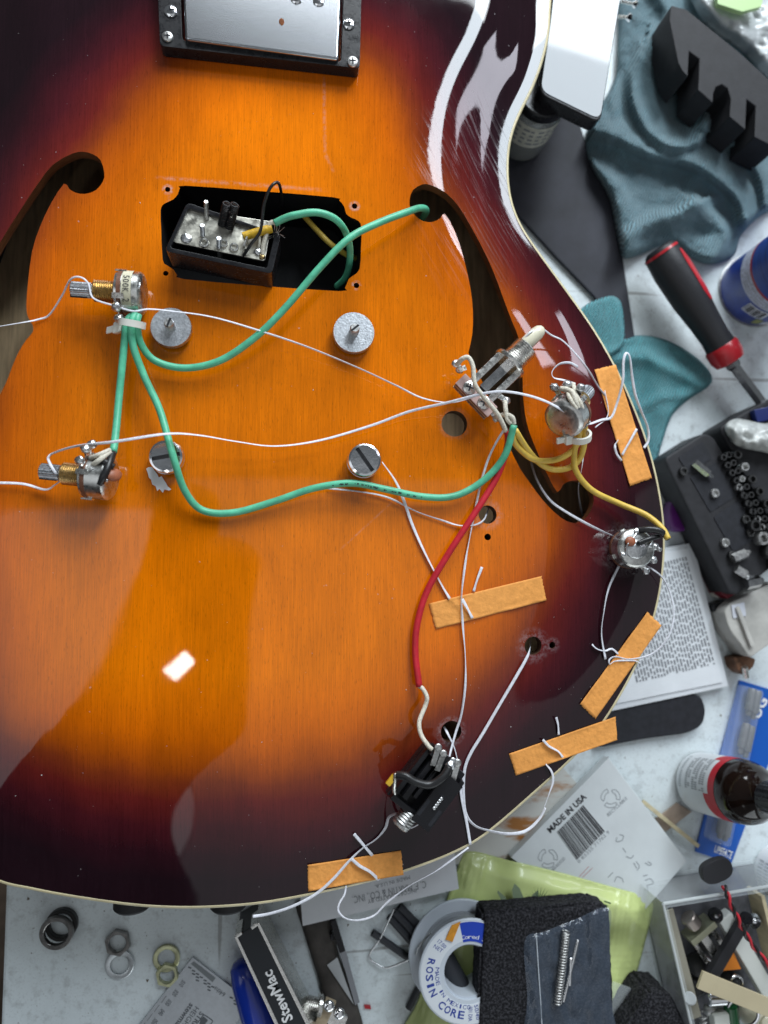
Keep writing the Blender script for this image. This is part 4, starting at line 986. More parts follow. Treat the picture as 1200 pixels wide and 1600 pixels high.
def print_rows(rows, parent, m, h, name='print', gap=.35):
    """printed matter: rows = [(x0,y0,x1,y1,width px)] broken into word-sized dashes; one flat mesh"""
    bm = NB()
    for x0, y0, x1, y1, w in rows:
        L = math.hypot(x1 - x0, y1 - y0); ux, uy = (x1 - x0) / L, (y1 - y0) / L; s = 0
        while s < L - 2:
            ln = random.uniform(4, 13); e = min(L, s + ln)
            q = [(x0 + ux * s - uy * w / 2, y0 + uy * s + ux * w / 2), (x0 + ux * e - uy * w / 2, y0 + uy * e + ux * w / 2), (x0 + ux * e + uy * w / 2, y0 + uy * e - ux * w / 2), (x0 + ux * s + uy * w / 2, y0 + uy * s - ux * w / 2)]
            f = bm.faces.new([bm.verts.new(T(a, b, h)) for a, b in q])
            s = e + random.uniform(1.5, 3) * (1 + gap)
    bmesh.ops.recalc_face_normals(bm, faces=bm.faces[:])
    for f in bm.faces:
        if f.normal.z < 0: f.normal_flip()
    o = build(bm, name, m, parent, smooth=0); o["kind"] = "stuff"; return o
def polyprint(pts, parent, m, h, name='print', frame=T):
    bm = NB(); f = bm.faces.new([bm.verts.new(frame(a, b, h)) for a, b in pts]); bm.normal_update()
    if f.normal.z < 0: f.normal_flip()
    return build(bm, name, m, parent, smooth=0)
def ink_line(pts, parent, m, h, w=1.2, name='handwriting', frame=T):
    bm = NB(); q = catmull([frame(a, b, h) for a, b in pts], 4); r = w * .00031 / 2
    for a, b in zip(q, q[1:]):
        t = (b - a); 
        if t.length < 1e-7: continue
        t.normalize(); s = Vector((-t.y, t.x, 0)) * r; f = bm.faces.new([bm.verts.new(v) for v in (a - s, b - s, b + s, a + s)])
    return build(bm, name, m, parent, smooth=0)
def merge_print(name, parent, parts):
    pass

paper_w = mat('white_paper', (0.72, 0.75, 0.78), 0.75, var=0.04, vscale=60)
paper_b = mat('page_paper', (0.66, 0.69, 0.72), 0.8, var=0.06, vscale=30)
page_ink = mat('page_ink', (0.20, 0.21, 0.23), 0.8)
# ---- dark mat, jar, phone at the upper right
mat_m = mat('dark_mat', (0.020, 0.021, 0.030), 0.65, var=0.3, vscale=60, bump=0.2, bscale=1500)
tag(flat('rubber_mat', [(740, 260), (800, 190), (860, 140), (905, 190), (925, 248), (955, 316), (969, 372), (994, 535), (975, 540), (929, 463), (870, 402), (818, 345), (770, 290)], .0003, .0030, mat_m, bevel=.0008), 'dark navy mat beside the guitar waist', 'mat')
jar_t = thing('glass_jar', T(822, 205, 0), 'small clear glass jar with paper label under the glossy phone', 'jar')
jb_ = T(812, 218, .003); jt = jb_ + Vector((0, 0, .034))
glass_m = mat('jar_glass', (0.75, 0.78, 0.76), 0.06, trans=0.75, ior=1.35, coat=.5)
bm = NB(); lathe(bm, jb_, jt, [(0, .0105), (.03, .0125), (.1, .0130), (.9, .0130), (1, .0115)], 40); build(bm, 'jar_body', glass_m, jar_t)
bm = NB(); lathe(bm, jb_ + Vector((0, 0, .014)), jt - Vector((0, 0, .004)), [(0, .01315), (1, .01315)], 40, cap=False); lb = build(bm, 'label', mat('jar_label', (.50, .49, .42), .7, var=.15, vscale=300), jar_t)
bm = NB()
for k in range(4):
    zz_ = jb_.z + .0165 + k * .0032; r = .01325
    for s0 in range(-20, 8, 3):
        a0, a1 = s0 * .1 - 1.0, (s0 + random.uniform(1.2, 2.6)) * .1 - 1.0
        q = [Vector((jb_.x + r * math.cos(a), jb_.y + r * math.sin(a), z)) for a, z in ((a0, zz_), (a1, zz_), (a1, zz_ + .0014), (a0, zz_ + .0014))]; bm.faces.new([bm.verts.new(v) for v in q])
o = build(bm, 'print', page_ink, lb, smooth=0); o["kind"] = "stuff"
bm = NB(); lathe(bm, jt, jt + Vector((0, 0, .006)), [(0, .0128), (.1, .0132), (.9, .0132), (1, .0125)], 40); build(bm, 'lid', black_pl, jar_t)
ph = thing('phone', T(890, 60, .0405), 'glossy black phone lying face up, reflecting the bright window', 'phone')
phl = rrect(tloop([(842, 146), (938, 193), (972, -14), (992, -130), (880, -160), (858, 40)], .0500), .005, 6)
glassy = mat('phone_glass', (0.010, 0.012, 0.018), 0.03, spec=0.5, rvar=.02, vscale=40)
bm = NB(); slab(bm, phl, TZ + .0415, TZ + .0500); build(bm, 'case', black_pl, ph, bevel=.0008, segs=3)
cx_ = sum((p for p in phl), Vector()) / len(phl)
bm = NB(); slab(bm, [cx_ + (p - cx_) * .975 for p in phl], TZ + .0498, TZ + .0504); build(bm, 'screen', glassy, ph, bevel=.0002)

# ---- towels
def towel_mat(name, c, c2):
    m = mat(name, c, 0.95, var=0.12, vscale=45, sheen=0.25, c2=c2, spec=0.1)
    nt = m.node_tree; b = nt.nodes["Principled BSDF"]; tc = nt.nodes.new("ShaderNodeTexCoord")
    w = nt.nodes.new("ShaderNodeTexWave"); w.inputs["Scale"].default_value = 240; w.inputs["Distortion"].default_value = 3.5; w.inputs["Detail"].default_value = 2; w.inputs["Detail Scale"].default_value = 0.6
    n = nt.nodes.new("ShaderNodeTexNoise"); n.inputs["Scale"].default_value = 1400
    ad = nt.nodes.new("ShaderNodeMath"); ad.operation = 'ADD'
    mp = nt.nodes.new("ShaderNodeMapping"); mp.inputs["Rotation"].default_value = (0, 0, 0.5); nt.links.new(tc.outputs["Object"], mp.inputs[0]); nt.links.new(mp.outputs[0], w.inputs[0]); nt.links.new(tc.outputs["Object"], n.inputs["Vector"])
    nt.links.new(w.outputs["Fac"], ad.inputs[0]); nt.links.new(n.outputs["Fac"], ad.inputs[1])
    bp_ = nt.nodes.new("ShaderNodeBump"); bp_.inputs["Strength"].default_value = 1.0; bp_.inputs["Distance"].default_value = 0.0011
    nt.links.new(ad.outputs[0], bp_.inputs["Height"]); nt.links.new(bp_.outputs[0], b.inputs["Normal"])
    old = b.inputs["Base Color"].links[0].from_socket; mx = nt.nodes.new("ShaderNodeMix"); mx.data_type = 'RGBA'; mx.blend_type = 'MULTIPLY'; mx.inputs[0].default_value = 1.0
    rp = nt.nodes.new("ShaderNodeMapRange"); rp.inputs[1].default_value = 0.2; rp.inputs[2].default_value = 1.6; rp.inputs[3].default_value = 0.55; rp.inputs[4].default_value = 1.25
    nt.links.new(ad.outputs[0], rp.inputs[0]); nt.links.new(old, mx.inputs[6]); nt.links.new(rp.outputs[0], mx.inputs[7]); nt.links.new(mx.outputs[2], b.inputs["Base Color"]); return m
dusty = towel_mat('dusty_blue_towel', (0.13, 0.24, 0.285), (0.165, 0.29, 0.34)); teal = towel_mat('teal_towel', (0.09, 0.35, 0.40), (0.13, 0.44, 0.49))
def fold(x, y, line, wl, wr, hh):
    """rounded on one side of the line, tucked under sharply on the other"""
    best, side = 1e9, 1
    for (x1, y1), (x2, y2) in zip(line, line[1:]):
        dx, dy = x2 - x1, y2 - y1; t = max(0, min(1, ((x - x1) * dx + (y - y1) * dy) / (dx * dx + dy * dy))); ex, ey = x - x1 - t * dx, y - y1 - t * dy; dd = math.hypot(ex, ey)
        if dd < best: best, side = dd, (1 if dx * ey - dy * ex > 0 else -1)
    w = wl if side < 0 else wr
    return hh * math.exp(-(best / w) ** 2)
def cm2(pts): return [(p.x, p.y) for p in catmull([Vector((a, b, 0)) for a, b in pts], 5)]
RD = [(cm2([(1003, 70), (988, 118), (990, 165), (1010, 205), (1050, 226), (1085, 220), (1108, 190)]), 26, 9, .013), (cm2([(930, 200), (962, 214), (1004, 236), (1060, 250), (1110, 268), (1150, 300), (1166, 345)]), 30, 11, .012),
      (cm2([(978, 392), (990, 362), (1020, 343), (1060, 335), (1088, 318)]), 9, 24, .012), (cm2([(1088, 318), (1112, 335), (1130, 368), (1118, 402)]), 9, 26, .009), (cm2([(945, 130), (958, 165), (950, 210)]), 16, 10, .007),
      (cm2([(1120, 215), (1165, 238), (1192, 280), (1200, 330)]), 30, 10, .011), (cm2([(1020, -20), (1052, 40), (1040, 100)]), 20, 12, .006), (cm2([(925, 262), (960, 290), (985, 330), (992, 365)]), 12, 28, .007)]
def towel_h(x, y, d):
    e = min(1, d / 12); e = e * (2 - e); h = .003 + .004 * e
    wx, wy = x + 6 * nz2(x, y, .015, 1), y + 6 * nz2(x, y, .015, 2)
    fs = sorted((fold(wx, wy, *f) for f in RD), reverse=True)
    return max(.0015, h + e * (fs[0] * .85 + .35 * fs[1]) + e * .003 * nz2(x, y, .012, 3) + e * .0013 * nz2(x, y, .05, 6) + e * .0006 * nz2(x, y, .13, 7))
tag(sheet('crumpled_towel', [(978, -40), (966, 60), (962, 120), (930, 180), (915, 214), (922, 258), (950, 308), (962, 362), (972, 402), (1000, 398), (1030, 385), (1058, 384), (1082, 404), (1112, 413), (1146, 400), (1158, 368), (1185, 340), (1215, 320), (1250, 260), (1250, 120), (1180, 60), (1100, 20), (1080, -40)],
          towel_h, dusty, 4.2, .0012), 'crumpled dusty blue towel in the upper right corner', 'towel')
def teal_h(x, y, d):
    e = min(1, d / 7); e = e * (2 - e); return .0015 + .003 * e + e * .0020 * nz2(x, y, .025, 5) + e * ridge(x, y, [(960, 560), (1010, 556), (1060, 580), (1095, 600)], 13, .0035) + e * ridge(x, y, [(1000, 640), (1030, 620), (1075, 618)], 9, .0022)
tag(sheet('teal_cloth', [(905, 500), (913, 478), (945, 464), (962, 464), (972, 478), (976, 520), (970, 545), (930, 560)], lambda x, y, d: .006 + teal_h(x, y, d), teal, 4.5, .001), 'small bright teal cloth corner overlapping the dark mat', 'cloth', 'teal microfibre cloths')
tag(sheet('teal_cloth', [(935, 545), (975, 528), (1010, 524), (1050, 535), (1090, 560), (1111, 585), (1108, 603), (1075, 625), (1050, 650), (1035, 690), (1020, 730), (985, 700)], teal_h, teal, 4.5, .001), 'larger bright teal cloth below the screwdriver, against the guitar edge', 'cloth', 'teal microfibre cloths')
# ---- notched block
bk = [(1049, 8), (1072, 14), (1156, 82), (1215, 136), (1215, 232), (1179, 214), (1181, 166), (1167, 155), (1165, 203), (1140, 182), (1142, 154), (1137, 138), (1128, 132), (1119, 136), (1115, 146), (1114, 161), (1091, 141), (1093, 92), (1077, 80), (1075, 120), (1066, 110), (1060, 98), (1046, 30)]
tag(flat('notched_block', bk, .012, .034, mat('charcoal_foam_block', (0.016, 0.016, 0.019), 0.7, bump=.2, bscale=900, var=.2, vscale=200), bevel=.0006), 'black block with three notches lying on the crumpled towel', 'block')
# ---- crumpled clear bag at the top right
bag_m = mat('clear_bag', (0.62, 0.65, 0.66), 0.22, alpha=0.55, spec=0.6, coat=.3)
bagw = mat('cloudy_bag', (0.50, 0.53, 0.54), 0.3, alpha=0.9, coat=.4, var=.15, vscale=60)
tag(sheet('plastic_bag', [(1085, -30), (1092, 25), (1120, 55), (1155, 78), (1200, 125), (1240, 160), (1240, -40)], lambda x, y, d: .010 + .010 * min(1, d / 20) + .005 * nz2(x, y, .03, 8) + .003 * abs(nz2(x, y, .08, 9)), bagw, 5, .0004), 'crumpled cloudy plastic bag behind the black notched block', 'bag')
gbit = mat('pale_green_plastic', (.38, .55, .24), .4)
tag(flat('green_tag', [(1118, -20), (1122, 6), (1160, 18), (1190, 10), (1195, -20)], .026, .0285, gbit), 'pale green tag at the top edge beside the plastic bag', 'tag')
for a, b, a2, b2, lb_ in ((970, 2, 990, 6, 'small silver screw on the towel at the top edge, nearest the phone corner'), (966, 26, 981, 27, 'small silver screw on the towel, lower of two beside the phone')):
    t = thing('wood_screw', T(a2, b2, .012), lb_, 'screw', 'screws on the towel'); p, q = T(a, b, .020), T(a2, b2, .020); d = (q - p).normalized()
    bm = NB(); thread(bm, p, q, .0009, 8, .3, 10); build(bm, 'shank', nickel, t)
    bm = NB(); lathe(bm, q - d * .0005, q + d * .0018, [(0, .001), (.6, .0022), (1, .0017)], 16); build(bm, 'head', chrome, t)

# ---- screwdriver
sd_t = thing('screwdriver', T(1085, 480, 0), 'black and red handled screwdriver between blue towel and teal cloth', 'screwdriver')
hA, hB = T(1028, 388, .020), T(1139, 562, .016); hx = (hB - hA).normalized(); Lh = (hB - hA).length
blk_grip = mat('black_grip', (0.015, 0.015, 0.018), 0.5, bump=.25, bscale=500, stretch=(1, 1, 1)); red_pl = mat('red_plastic', (0.42, 0.012, 0.02), 0.35, coat=.2)
bm = NB(); lathe(bm, hA, hB, [(0, .0062), (.015, .0078), (.05, .0088), (.2, .0096), (.45, .0092), (.65, .0078), (.80, .0072), (.88, .0076)], 30); build(bm, 'grip', blk_grip, sd_t)
bm = NB(); lathe(bm, hA + hx * Lh * .875, hB + hx * .002, [(0, .0079), (.1, .0086), (.6, .0086), (.92, .0074), (1, .0045)], 30); build(bm, 'collar', red_pl, sd_t)
bm = NB(); lathe(bm, hA + hx * Lh * .035, hA + hx * Lh * .055, [(0, .0089), (1, .0092)], 30, cap=False); build(bm, 'end_ring', red_pl, sd_t)
sv_ = hx.cross(Vector((0, 0, 1))).normalized()   # red stripe wraps a sector of the grip
bm = NB(); prof = [(.10, .0093), (.2, .0098), (.33, .0097), (.45, .0094), (.54, .0089)]; rows = []
for t, r in prof:
    wv = .32 if t not in (.10, .54) else .16
    rows.append([bm.verts.new(hA + hx * (t * Lh) + (Vector((0, 0, 1)) * math.cos(a) - sv_ * math.sin(a)) * r) for a in [.62 + wv * (k / 4 - 1) * 1.0 for k in range(9)]])
for A_, B_ in zip(rows, rows[1:]):
    for i in range(8): bm.faces.new((A_[i], A_[i + 1], B_[i + 1], B_[i]))
bmesh.ops.recalc_face_normals(bm, faces=bm.faces[:]); build(bm, 'red_inlay', red_pl, sd_t, smooth=179)
sA = hB + hx * .001; sB = T(1235, 690, .011)
bm = NB(); lathe(bm, sA, sB, [(0, .0042), (.05, .0042), (.08, .0030), (1, .0030)], 6); build(bm, 'shaft', chrome, sd_t, smooth=25)
# ---- blue can
can_t = thing('paint_can', T(1178, 452, 0), 'blue can with white label band standing at the right edge', 'can')
cb = T(1176, 455, 0); blue_c = mat('blue_label', (0.012, 0.035, 0.23), 0.35, coat=.4, var=.2, vscale=120); Zv = Vector((0, 0, 1))
def ringpart(name, h0, h1, r, m, parent=can_t, c=cb): 
    bm = NB(); lathe(bm, c + Zv * h0, c + Zv * h1, [(0, r), (1, r)], 56); return build(bm, name, m, parent)
ringpart('can_body', 0, .062, .0195, blue_c); ringpart('white_band', .0195, .0275, .0198, mat('can_white', (.42, .45, .55), .5, var=.3, vscale=700)); ringpart('red_line', .0275, .0290, .0199, mat('can_red', (.3, .012, .015), .4))
ringpart('ribbed_label', .0290, .0600, .0199, mat('blue_ribbed', (.015, .05, .26), .4, var=.5, vscale=300, stretch=(.1, .1, 6)))
bm = NB(); lathe(bm, cb, cb + Zv * .0008, [(0, .0195), (1, .0204)], 56); build(bm, 'bottom_rim', steel_dull, can_t)
cw = mat('can_white_panel', (.62, .65, .72), .5)
def canpatch(a0, a1, h0, h1, m, name, r=.01975):
    bm = NB(); n = 8; A_ = [[bm.verts.new(cb + Vector((math.cos(a0 + (a1 - a0) * k / n), math.sin(a0 + (a1 - a0) * k / n), 0)) * r + Zv * h) for k in range(n + 1)] for h in (h0, h1)]
    for k in range(n): bm.faces.new((A_[0][k], A_[0][k + 1], A_[1][k + 1], A_[1][k]))
    o = build(bm, name, m, can_t, smooth=179); return o
canpatch(R(225), R(262), .010, .018, cw, 'barcode_panel'); canpatch(R(272), R(292), .002, .0060, cw, 'white_panel'); canpatch(R(256), R(269), .0035, .009, mat('can_emblem', (.25, .27, .10), .5), 'emblem')
bm = NB()
for k in range(9): 
    a = R(227 + k * 3.7); 
    box(bm, cb + Vector((math.cos(a), math.sin(a), 0)) * .0198 + Zv * .014, (-math.sin(a), math.cos(a), 0), (0, 0, 1), (math.cos(a), math.sin(a), 0), .0005 + .0003 * (k % 3), .0065, .0001)
build(bm, 'barcode_print', ink, can_t, smooth=0)["kind"] = "stuff"
bm = NB()
for hh in (.0212, .0232, .0252):
    for k in range(60):
        if random.random() < .25: continue
        a = R(180 + k * 2.4); box(bm, cb + Vector((math.cos(a), math.sin(a), 0)) * .01985 + Zv * hh, (-math.sin(a), math.cos(a), 0), (0, 0, 1), (math.cos(a), math.sin(a), 0), .0005, .0008, .00008)
build(bm, 'print', ink_grey, can_t, smooth=0)["kind"] = "stuff"

# ---- socket case
sc_t = thing('socket_case', T(1120, 800, 0), 'open black socket set case with bits and sockets, right of the guitar', 'tool case')
case_m = mat('case_plastic', (0.018, 0.018, 0.021), 0.6, var=.3, vscale=120, bump=.3, bscale=300); dred = mat('dark_red_plastic', (.16, .008, .018), .4)
case_l = [(1037, 716), (1100, 676), (1116, 682), (1225, 872), (1152, 930), (1140, 926)]
flat('case_half', case_l, .001, .0200, case_m, sc_t, .0015, .003)
flat('red_shell', [(1046, 748), (1052, 745), (1150, 928), (1138, 936), (1130, 930)], .000, .0125, dred, sc_t, .0005)
flat('case_half', [(1123, 668), (1180, 634), (1260, 600), (1330, 760), (1232, 865)], .001, .0200, case_m, sc_t, .0015, .003)
for q in ([(1060, 715), (1098, 690), (1113, 716), (1076, 740)], [(1078, 745), (1119, 722), (1150, 775), (1110, 800)], [(1115, 808), (1154, 782), (1186, 838), (1146, 862)]):
    flat('tray_recess', q, .0201, .0204, black_matte, sc_t, None, .001)
dark_sock = mat('dark_socket', (.11, .11, .11), .4, 1, var=.3, vscale=300)
def socket(a, b, r, h, hz=.0204):
    p = T(a, b, hz); bm = NB(); lathe(bm, p, p + Zv * h, [(0, r), (.9, r), (1, r * .92), (1, r * .6), (.4, r * .55)], 20, cap=False); bm.faces.new([bm.verts.new(p + Zv * h * .45 + Vector((math.cos(2 * math.pi * i / 12), math.sin(2 * math.pi * i / 12), 0)) * r * .6) for i in range(12)])
    build(bm, 'socket', steel_dull if random.random() < .15 else dark_sock, sc_t)
def bit(a, b, a2, b2, r=.0021, h=.0225, m=None):
    p, q = T(a, b, h), T(a2, b2, h); bm = NB(); lathe(bm, p, q, [(0, r), (.75, r), (.8, r * .6), (1, r * .35)], 6); build(bm, 'bit', m or chrome, sc_t, smooth=20)
bit(1085, 722, 1114, 746, .0022)
for k in range(11): socket(1126 + k * 6.6, 716 + k * 12.0, .0017, .003)
for k in range(10): socket(1134 + k * 6.9, 712 + k * 12.4, .0017, .003)
for k in range(9): socket(1150 + k * 6.8, 762 + k * 12.6, .0017, .003)
for k in range(6): socket(1146 + k * 11.5, 712 + k * 19, .0023, .004)
for k in range(4): socket(1172 + k * 12.5, 822 + k * 20, .0030 + .0003 * k, .005)
for a, b in ((1066, 737), (1115, 771), (1131, 848), (1163, 812), (1170, 832), (1142, 868)): socket(a, b, .0022, .002)
bit(1145, 873, 1172, 862, .0024, .0225, steel_dull); bit(1165, 912, 1192, 906, .0032, .0225); bit(1150, 888, 1170, 900, .0022, .0225, steel_dull)
tag(sheet('parts_bag', [(1132, 668), (1150, 654), (1185, 660), (1230, 664), (1230, 712), (1190, 706), (1150, 696)], lambda x, y, d: .0225 + .008 * min(1, d / 12) + .003 * nz2(x, y, .09, 3), mat('milky_bag', (.60, .62, .60), .3, alpha=.8, coat=.3, var=.25, vscale=150), 4, .0003), 'small milky plastic bag on top of the socket case', 'bag')
tag(flat('blue_bit_holder', [(1178, 640), (1215, 632), (1222, 652), (1184, 660)], .0205, .0245, mat('navy_plastic', (.01, .02, .12), .4), bevel=.0006), 'dark blue bit holder in the far corner of the socket case', 'bit holder')
# ---- purple guitar-tool handle peeking out
pur = mat('purple_plastic', (.11, .012, .16), .35, coat=.3)
tag(flat('purple_cap', [(1050, 778), (1066, 768), (1084, 778), (1092, 802), (1086, 824), (1066, 832), (1048, 826), (1044, 800)], .0, .008, pur, bevel=.002, rr=.006), 'round purple plastic cap between socket case and guitar edge', 'cap')
# ---- printed page
book = thing('printed_page', T(1060, 980, 0), 'open booklet page of dense printed text beside the right body edge', 'booklet')
flat('page', [(1010, 862), (1083, 848), (1138, 1072), (950, 1112), (940, 1000)], .0004, .0050, paper_b, book)
flat('page', [(1030, 866), (1076, 856), (1129, 1066), (955, 1101), (960, 1000)], .0050, .0056, paper_w, book)
rows_ = []
nrow = 26
for k in range(nrow):
    s = k / (nrow - 1); x1, y1 = 1116 - s * 120, 1038 + s * 28; ln = 165
    rows_.append((x1 - 45 + s * 6, y1 - 168, x1, y1, 2.5))
print_rows(rows_, book, page_ink, .0058)
tag(flat('black_pad', [(940, 1092), (1095, 1085), (1104, 1110), (1098, 1134), (1075, 1146), (1000, 1156), (930, 1170)], .0, .0042, black_matte, bevel=.0008, rr=.005), 'black rubber pad under the page at the right body edge', 'pad')
tag(flat('white_eraser', [(1106, 896), (1118, 893), (1138, 925), (1130, 935), (1120, 934)], .0, .006, white_pl, bevel=.001), 'small white plastic piece under the socket case corner', 'plastic piece')
tag(flat('black_clip', [(1114, 944), (1136, 936), (1146, 945), (1128, 958), (1116, 956)], .0, .008, black_pl, bevel=.001), 'small black clip beside the grey plastic tool', 'clip')
# ---- grey plastic tool
gt = thing('grey_tool', T(1170, 970, 0), 'worn light grey plastic clamp body at the right edge', 'clamp')
gm = mat('grey_plastic', (.46, .45, .42), .55, var=.15, vscale=80)
flat('body', [(1131, 955), (1142, 942), (1215, 905), (1215, 1000), (1188, 1018), (1172, 1030), (1160, 1010), (1140, 985)], .0, .016, gm, gt, .003, .004)
flat('rib', [(1150, 950), (1156, 947), (1180, 1008), (1174, 1012)], .016, .018, gm, gt, .0006); flat('pad', [(1143, 946), (1163, 941), (1166, 962), (1146, 966)], .016, .0166, mat('pale_label', (.6, .62, .68), .6), gt)
flat('rust_jaw', [(1147, 1028), (1165, 1024), (1182, 1030), (1178, 1042), (1164, 1056), (1152, 1046)], .0, .010, mat('rusty_brown', (.13, .06, .03), .6, var=.4, vscale=400), gt, .001)
bm = NB(); lathe(bm, T(1163, 1042, .011), T(1166, 1058, .009), [(0, .0016), (1, .0016)], 12); build(bm, 'pin', nickel, gt)
# ---- blue blister card
bc = thing('blister_card', T(1150, 1200, 0), 'blue blister card of metal bits under the brown bottle', 'blister pack')
card_m = mat('blue_card', (0.008, 0.10, 0.46), 0.4, coat=.4)
flat('card', [(1156, 1063), (1240, 1088), (1143, 1349), (1087, 1331)], .0004, .0016, card_m, bc)
bit_m = mat('grey_bits', (.20, .195, .195), .5, .6, var=.2, vscale=200)
for x0, y0, x1, y1 in ((1176, 1076, 1169, 1118), (1184, 1079, 1176, 1124), (1167, 1130, 1156, 1178), (1174, 1134, 1164, 1184), (1130, 1276, 1124, 1310), (1139, 1280, 1132, 1314)):
    p, q = T(x0, y0, .0052), T(x1, y1, .0052); bm = NB(); lathe(bm, p, q, [(0, .0018), (.08, .0022), (.78, .0022), (.80, .0014), (.94, .0014), (1, .0009)], 12); build(bm, 'bit', bit_m, bc)
blis = mat('blister', (.75, .85, .95), .08, alpha=.16, coat=1.0)
flat('blister', [(1160, 1070), (1196, 1080), (1143, 1326), (1108, 1314)], .0018, .0085, blis, bc, .0012, .002)
a_ = T(1186, 1124, .0019); lettering('UG', a_, T(1200, 1094, .0019), ink_white, bc, size=.0075, bold=.03)
lettering('UPSTATE', T(1115, 1331, .0019), T(1142, 1342, .0019), ink_white, bc, size=.0052, bold=.02)
print_rows([(1124, 1328, 1136, 1333, 2.0), (1119, 1339, 1128, 1343, 2.0)], bc, ink_white, .0019)
# ---- brown bottle
bt = thing('medicine_bottle', T(1096, 1222, 0), 'small brown glass bottle with red and white label standing on blister card', 'bottle')
bb = T(1096, 1222, .0018); bx_, bu_, bv_ = frame_of(T(1167, 1238, .0370) - bb); amber = mat('amber_glass', (.010, .005, .0035), .10, spec=.55)
BR = .0146
def bpos(a, r, h): return bb + bx_ * h + (bu_ * math.cos(a) + bv_ * math.sin(a)) * r
bm = NB(); lathe(bm, bb, bb + bx_ * .052, [(0, BR * .93), (.02, BR), (.62, BR), (.70, BR * .985), (.78, BR * .90), (.86, BR * .68), (.91, BR * .46), (1, BR * .42)], 56); build(bm, 'glass_body', amber, bt, smooth=60)
def bpatch(a0, a1, h0, h1, m, name, r=BR * 1.008, n=24, parent=bt):
    bm = NB(); A_ = [[bm.verts.new(bpos(a0 + (a1 - a0) * k / n, r, h)) for k in range(n + 1)] for h in (h0, h1)]
    for k in range(n): bm.faces.new((A_[0][k], A_[0][k + 1], A_[1][k + 1], A_[1][k]))
    bmesh.ops.recalc_face_normals(bm, faces=bm.faces[:]); return build(bm, name, m, parent, smooth=179)
lb2 = bpatch(0, 2 * math.pi, .0012, .0270, mat('bottle_label', (.62, .65, .67), .6), 'white_label', n=56); redl = mat('label_red', (.45, .010, .022), .5)
vdir = Vector((-.86, .5, 0)); best = max((bpos(k * .05, 1, 0) - bb).dot(vdir) for k in range(126)); af = [k * .05 for k in range(126) if (bpos(k * .05, 1, 0) - bb).dot(vdir) == best][0]
bpatch(0, 2 * math.pi, .0270, .0318, redl, 'red_label', n=56); bpatch(af + .62, af + 1.9, .0232, .0272, redl, 'red_label', BR * 1.012); bpatch(af - 1.9, af - .62, .0222, .0272, redl, 'red_label', BR * 1.012)
bm = NB()
for k in range(17):
    a = af - .56 + k * .07
    for h0, h1 in ((.0035, .0052), (.0085, .0130), (.0140, .0190), (.0200, .0245)):
        for j in range(2):
            if random.random() < .08: continue
            hm = h0 + (h1 - h0) * (j * .5); q = [bpos(a + da, BR * 1.014, hm + dh) for da, dh in ((-.020, 0), (.020, 0), (.020, (h1 - h0) * .40), (-.020, (h1 - h0) * .40))]; bm.faces.new([bm.verts.new(v) for v in q])
bmesh.ops.recalc_face_normals(bm, faces=bm.faces[:]); build(bm, 'print', ink_grey, lb2, smooth=0)["kind"] = "stuff"
bm = NB(); lathe(bm, bb + bx_ * .0495, bb + bx_ * .062, [(0, .0066), (.05, .0070), (.9, .0068), (1, .0058)], 48, knurl=.03); build(bm, 'cap', black_pl, bt, smooth=30)
# ---- white jar at the right edge
wj = thing('white_tub', T(1212, 1358, 0), 'white round tub with printed label cut off by the right edge', 'tub')
wc_ = T(1214, 1358, 0); bm = NB(); lathe(bm, wc_, wc_ + Zv * .022, [(0, .0125), (.06, .0138), (.9, .0138), (1, .0128)], 44); build(bm, 'tub_body', mat('tub_white', (.68, .70, .72), .35), wj)
bm = NB()
for k in range(12):
    a = R(150 + k * 7)
    for h0 in (.006, .0105, .015): box(bm, wc_ + Vector((math.cos(a), math.sin(a), 0)) * .01385 + Zv * h0, (-math.sin(a), math.cos(a), 0), (0, 0, 1), (math.cos(a), math.sin(a), 0), .0006, .0032, .00008)
build(bm, 'print', ink_grey, wj, smooth=0)["kind"] = "stuff"

# ---- stained sheet, carton, stick, tan strip
stain = mat('stained_board', (.62, .62, .58), .7, var=.0, c2=(.40, .17, .045), vscale=22, stretch=(1, 4.0, 1), lo=.50, hi=.60)
tag(flat('stained_board', [(690, 1350), (760, 1295), (880, 1200), (905, 1228), (800, 1345), (740, 1350)], .0002, .0016, stain), 'white board with rusty orange streaks between tail edge and white carton', 'board')
ct = thing('white_carton', T(930, 1300, 0), 'flat white carton with barcode and recycling marks, right of the tail', 'carton')
carton_m = mat('carton_board', (.66, .70, .71), .6, var=.05, vscale=40)
CH = .0075
flat('carton_body', [(951, 1184), (1074, 1346), (1000, 1432), (900, 1420), (798, 1340)], .0018, CH, carton_m, ct, .0006)
def TC(a, b, h=0): return T(a, b, CH + .00012)
lettering('MADE IN USA', TC(860, 1302), TC(917, 1246), ink, ct, bold=.03)
bm = NB(); s = 0.0
P0, P1, P2, P3 = Vector((870, 1300)), Vector((913, 1256)), Vector((947, 1297)), Vector((901, 1344))
while s < .98:
    w = random.choice((.012, .012, .024, .036)); e = min(1, s + w); q = [P0.lerp(P1, s), P0.lerp(P1, e), P3.lerp(P2, e), P3.lerp(P2, s)]
    bm.faces.new([bm.verts.new(TC(a.x, a.y)) for a in q]); s = e + random.choice((.010, .016, .026))
bmesh.ops.recalc_face_normals(bm, faces=bm.faces[:])
for f in bm.faces:
    if f.normal.z < 0: f.normal_flip()
build(bm, 'barcode_print', ink, ct, smooth=0)["kind"] = "stuff"
lettering('0 83355 71762 9', TC(905, 1349), TC(953, 1301), ink_grey, ct, size=.0024)
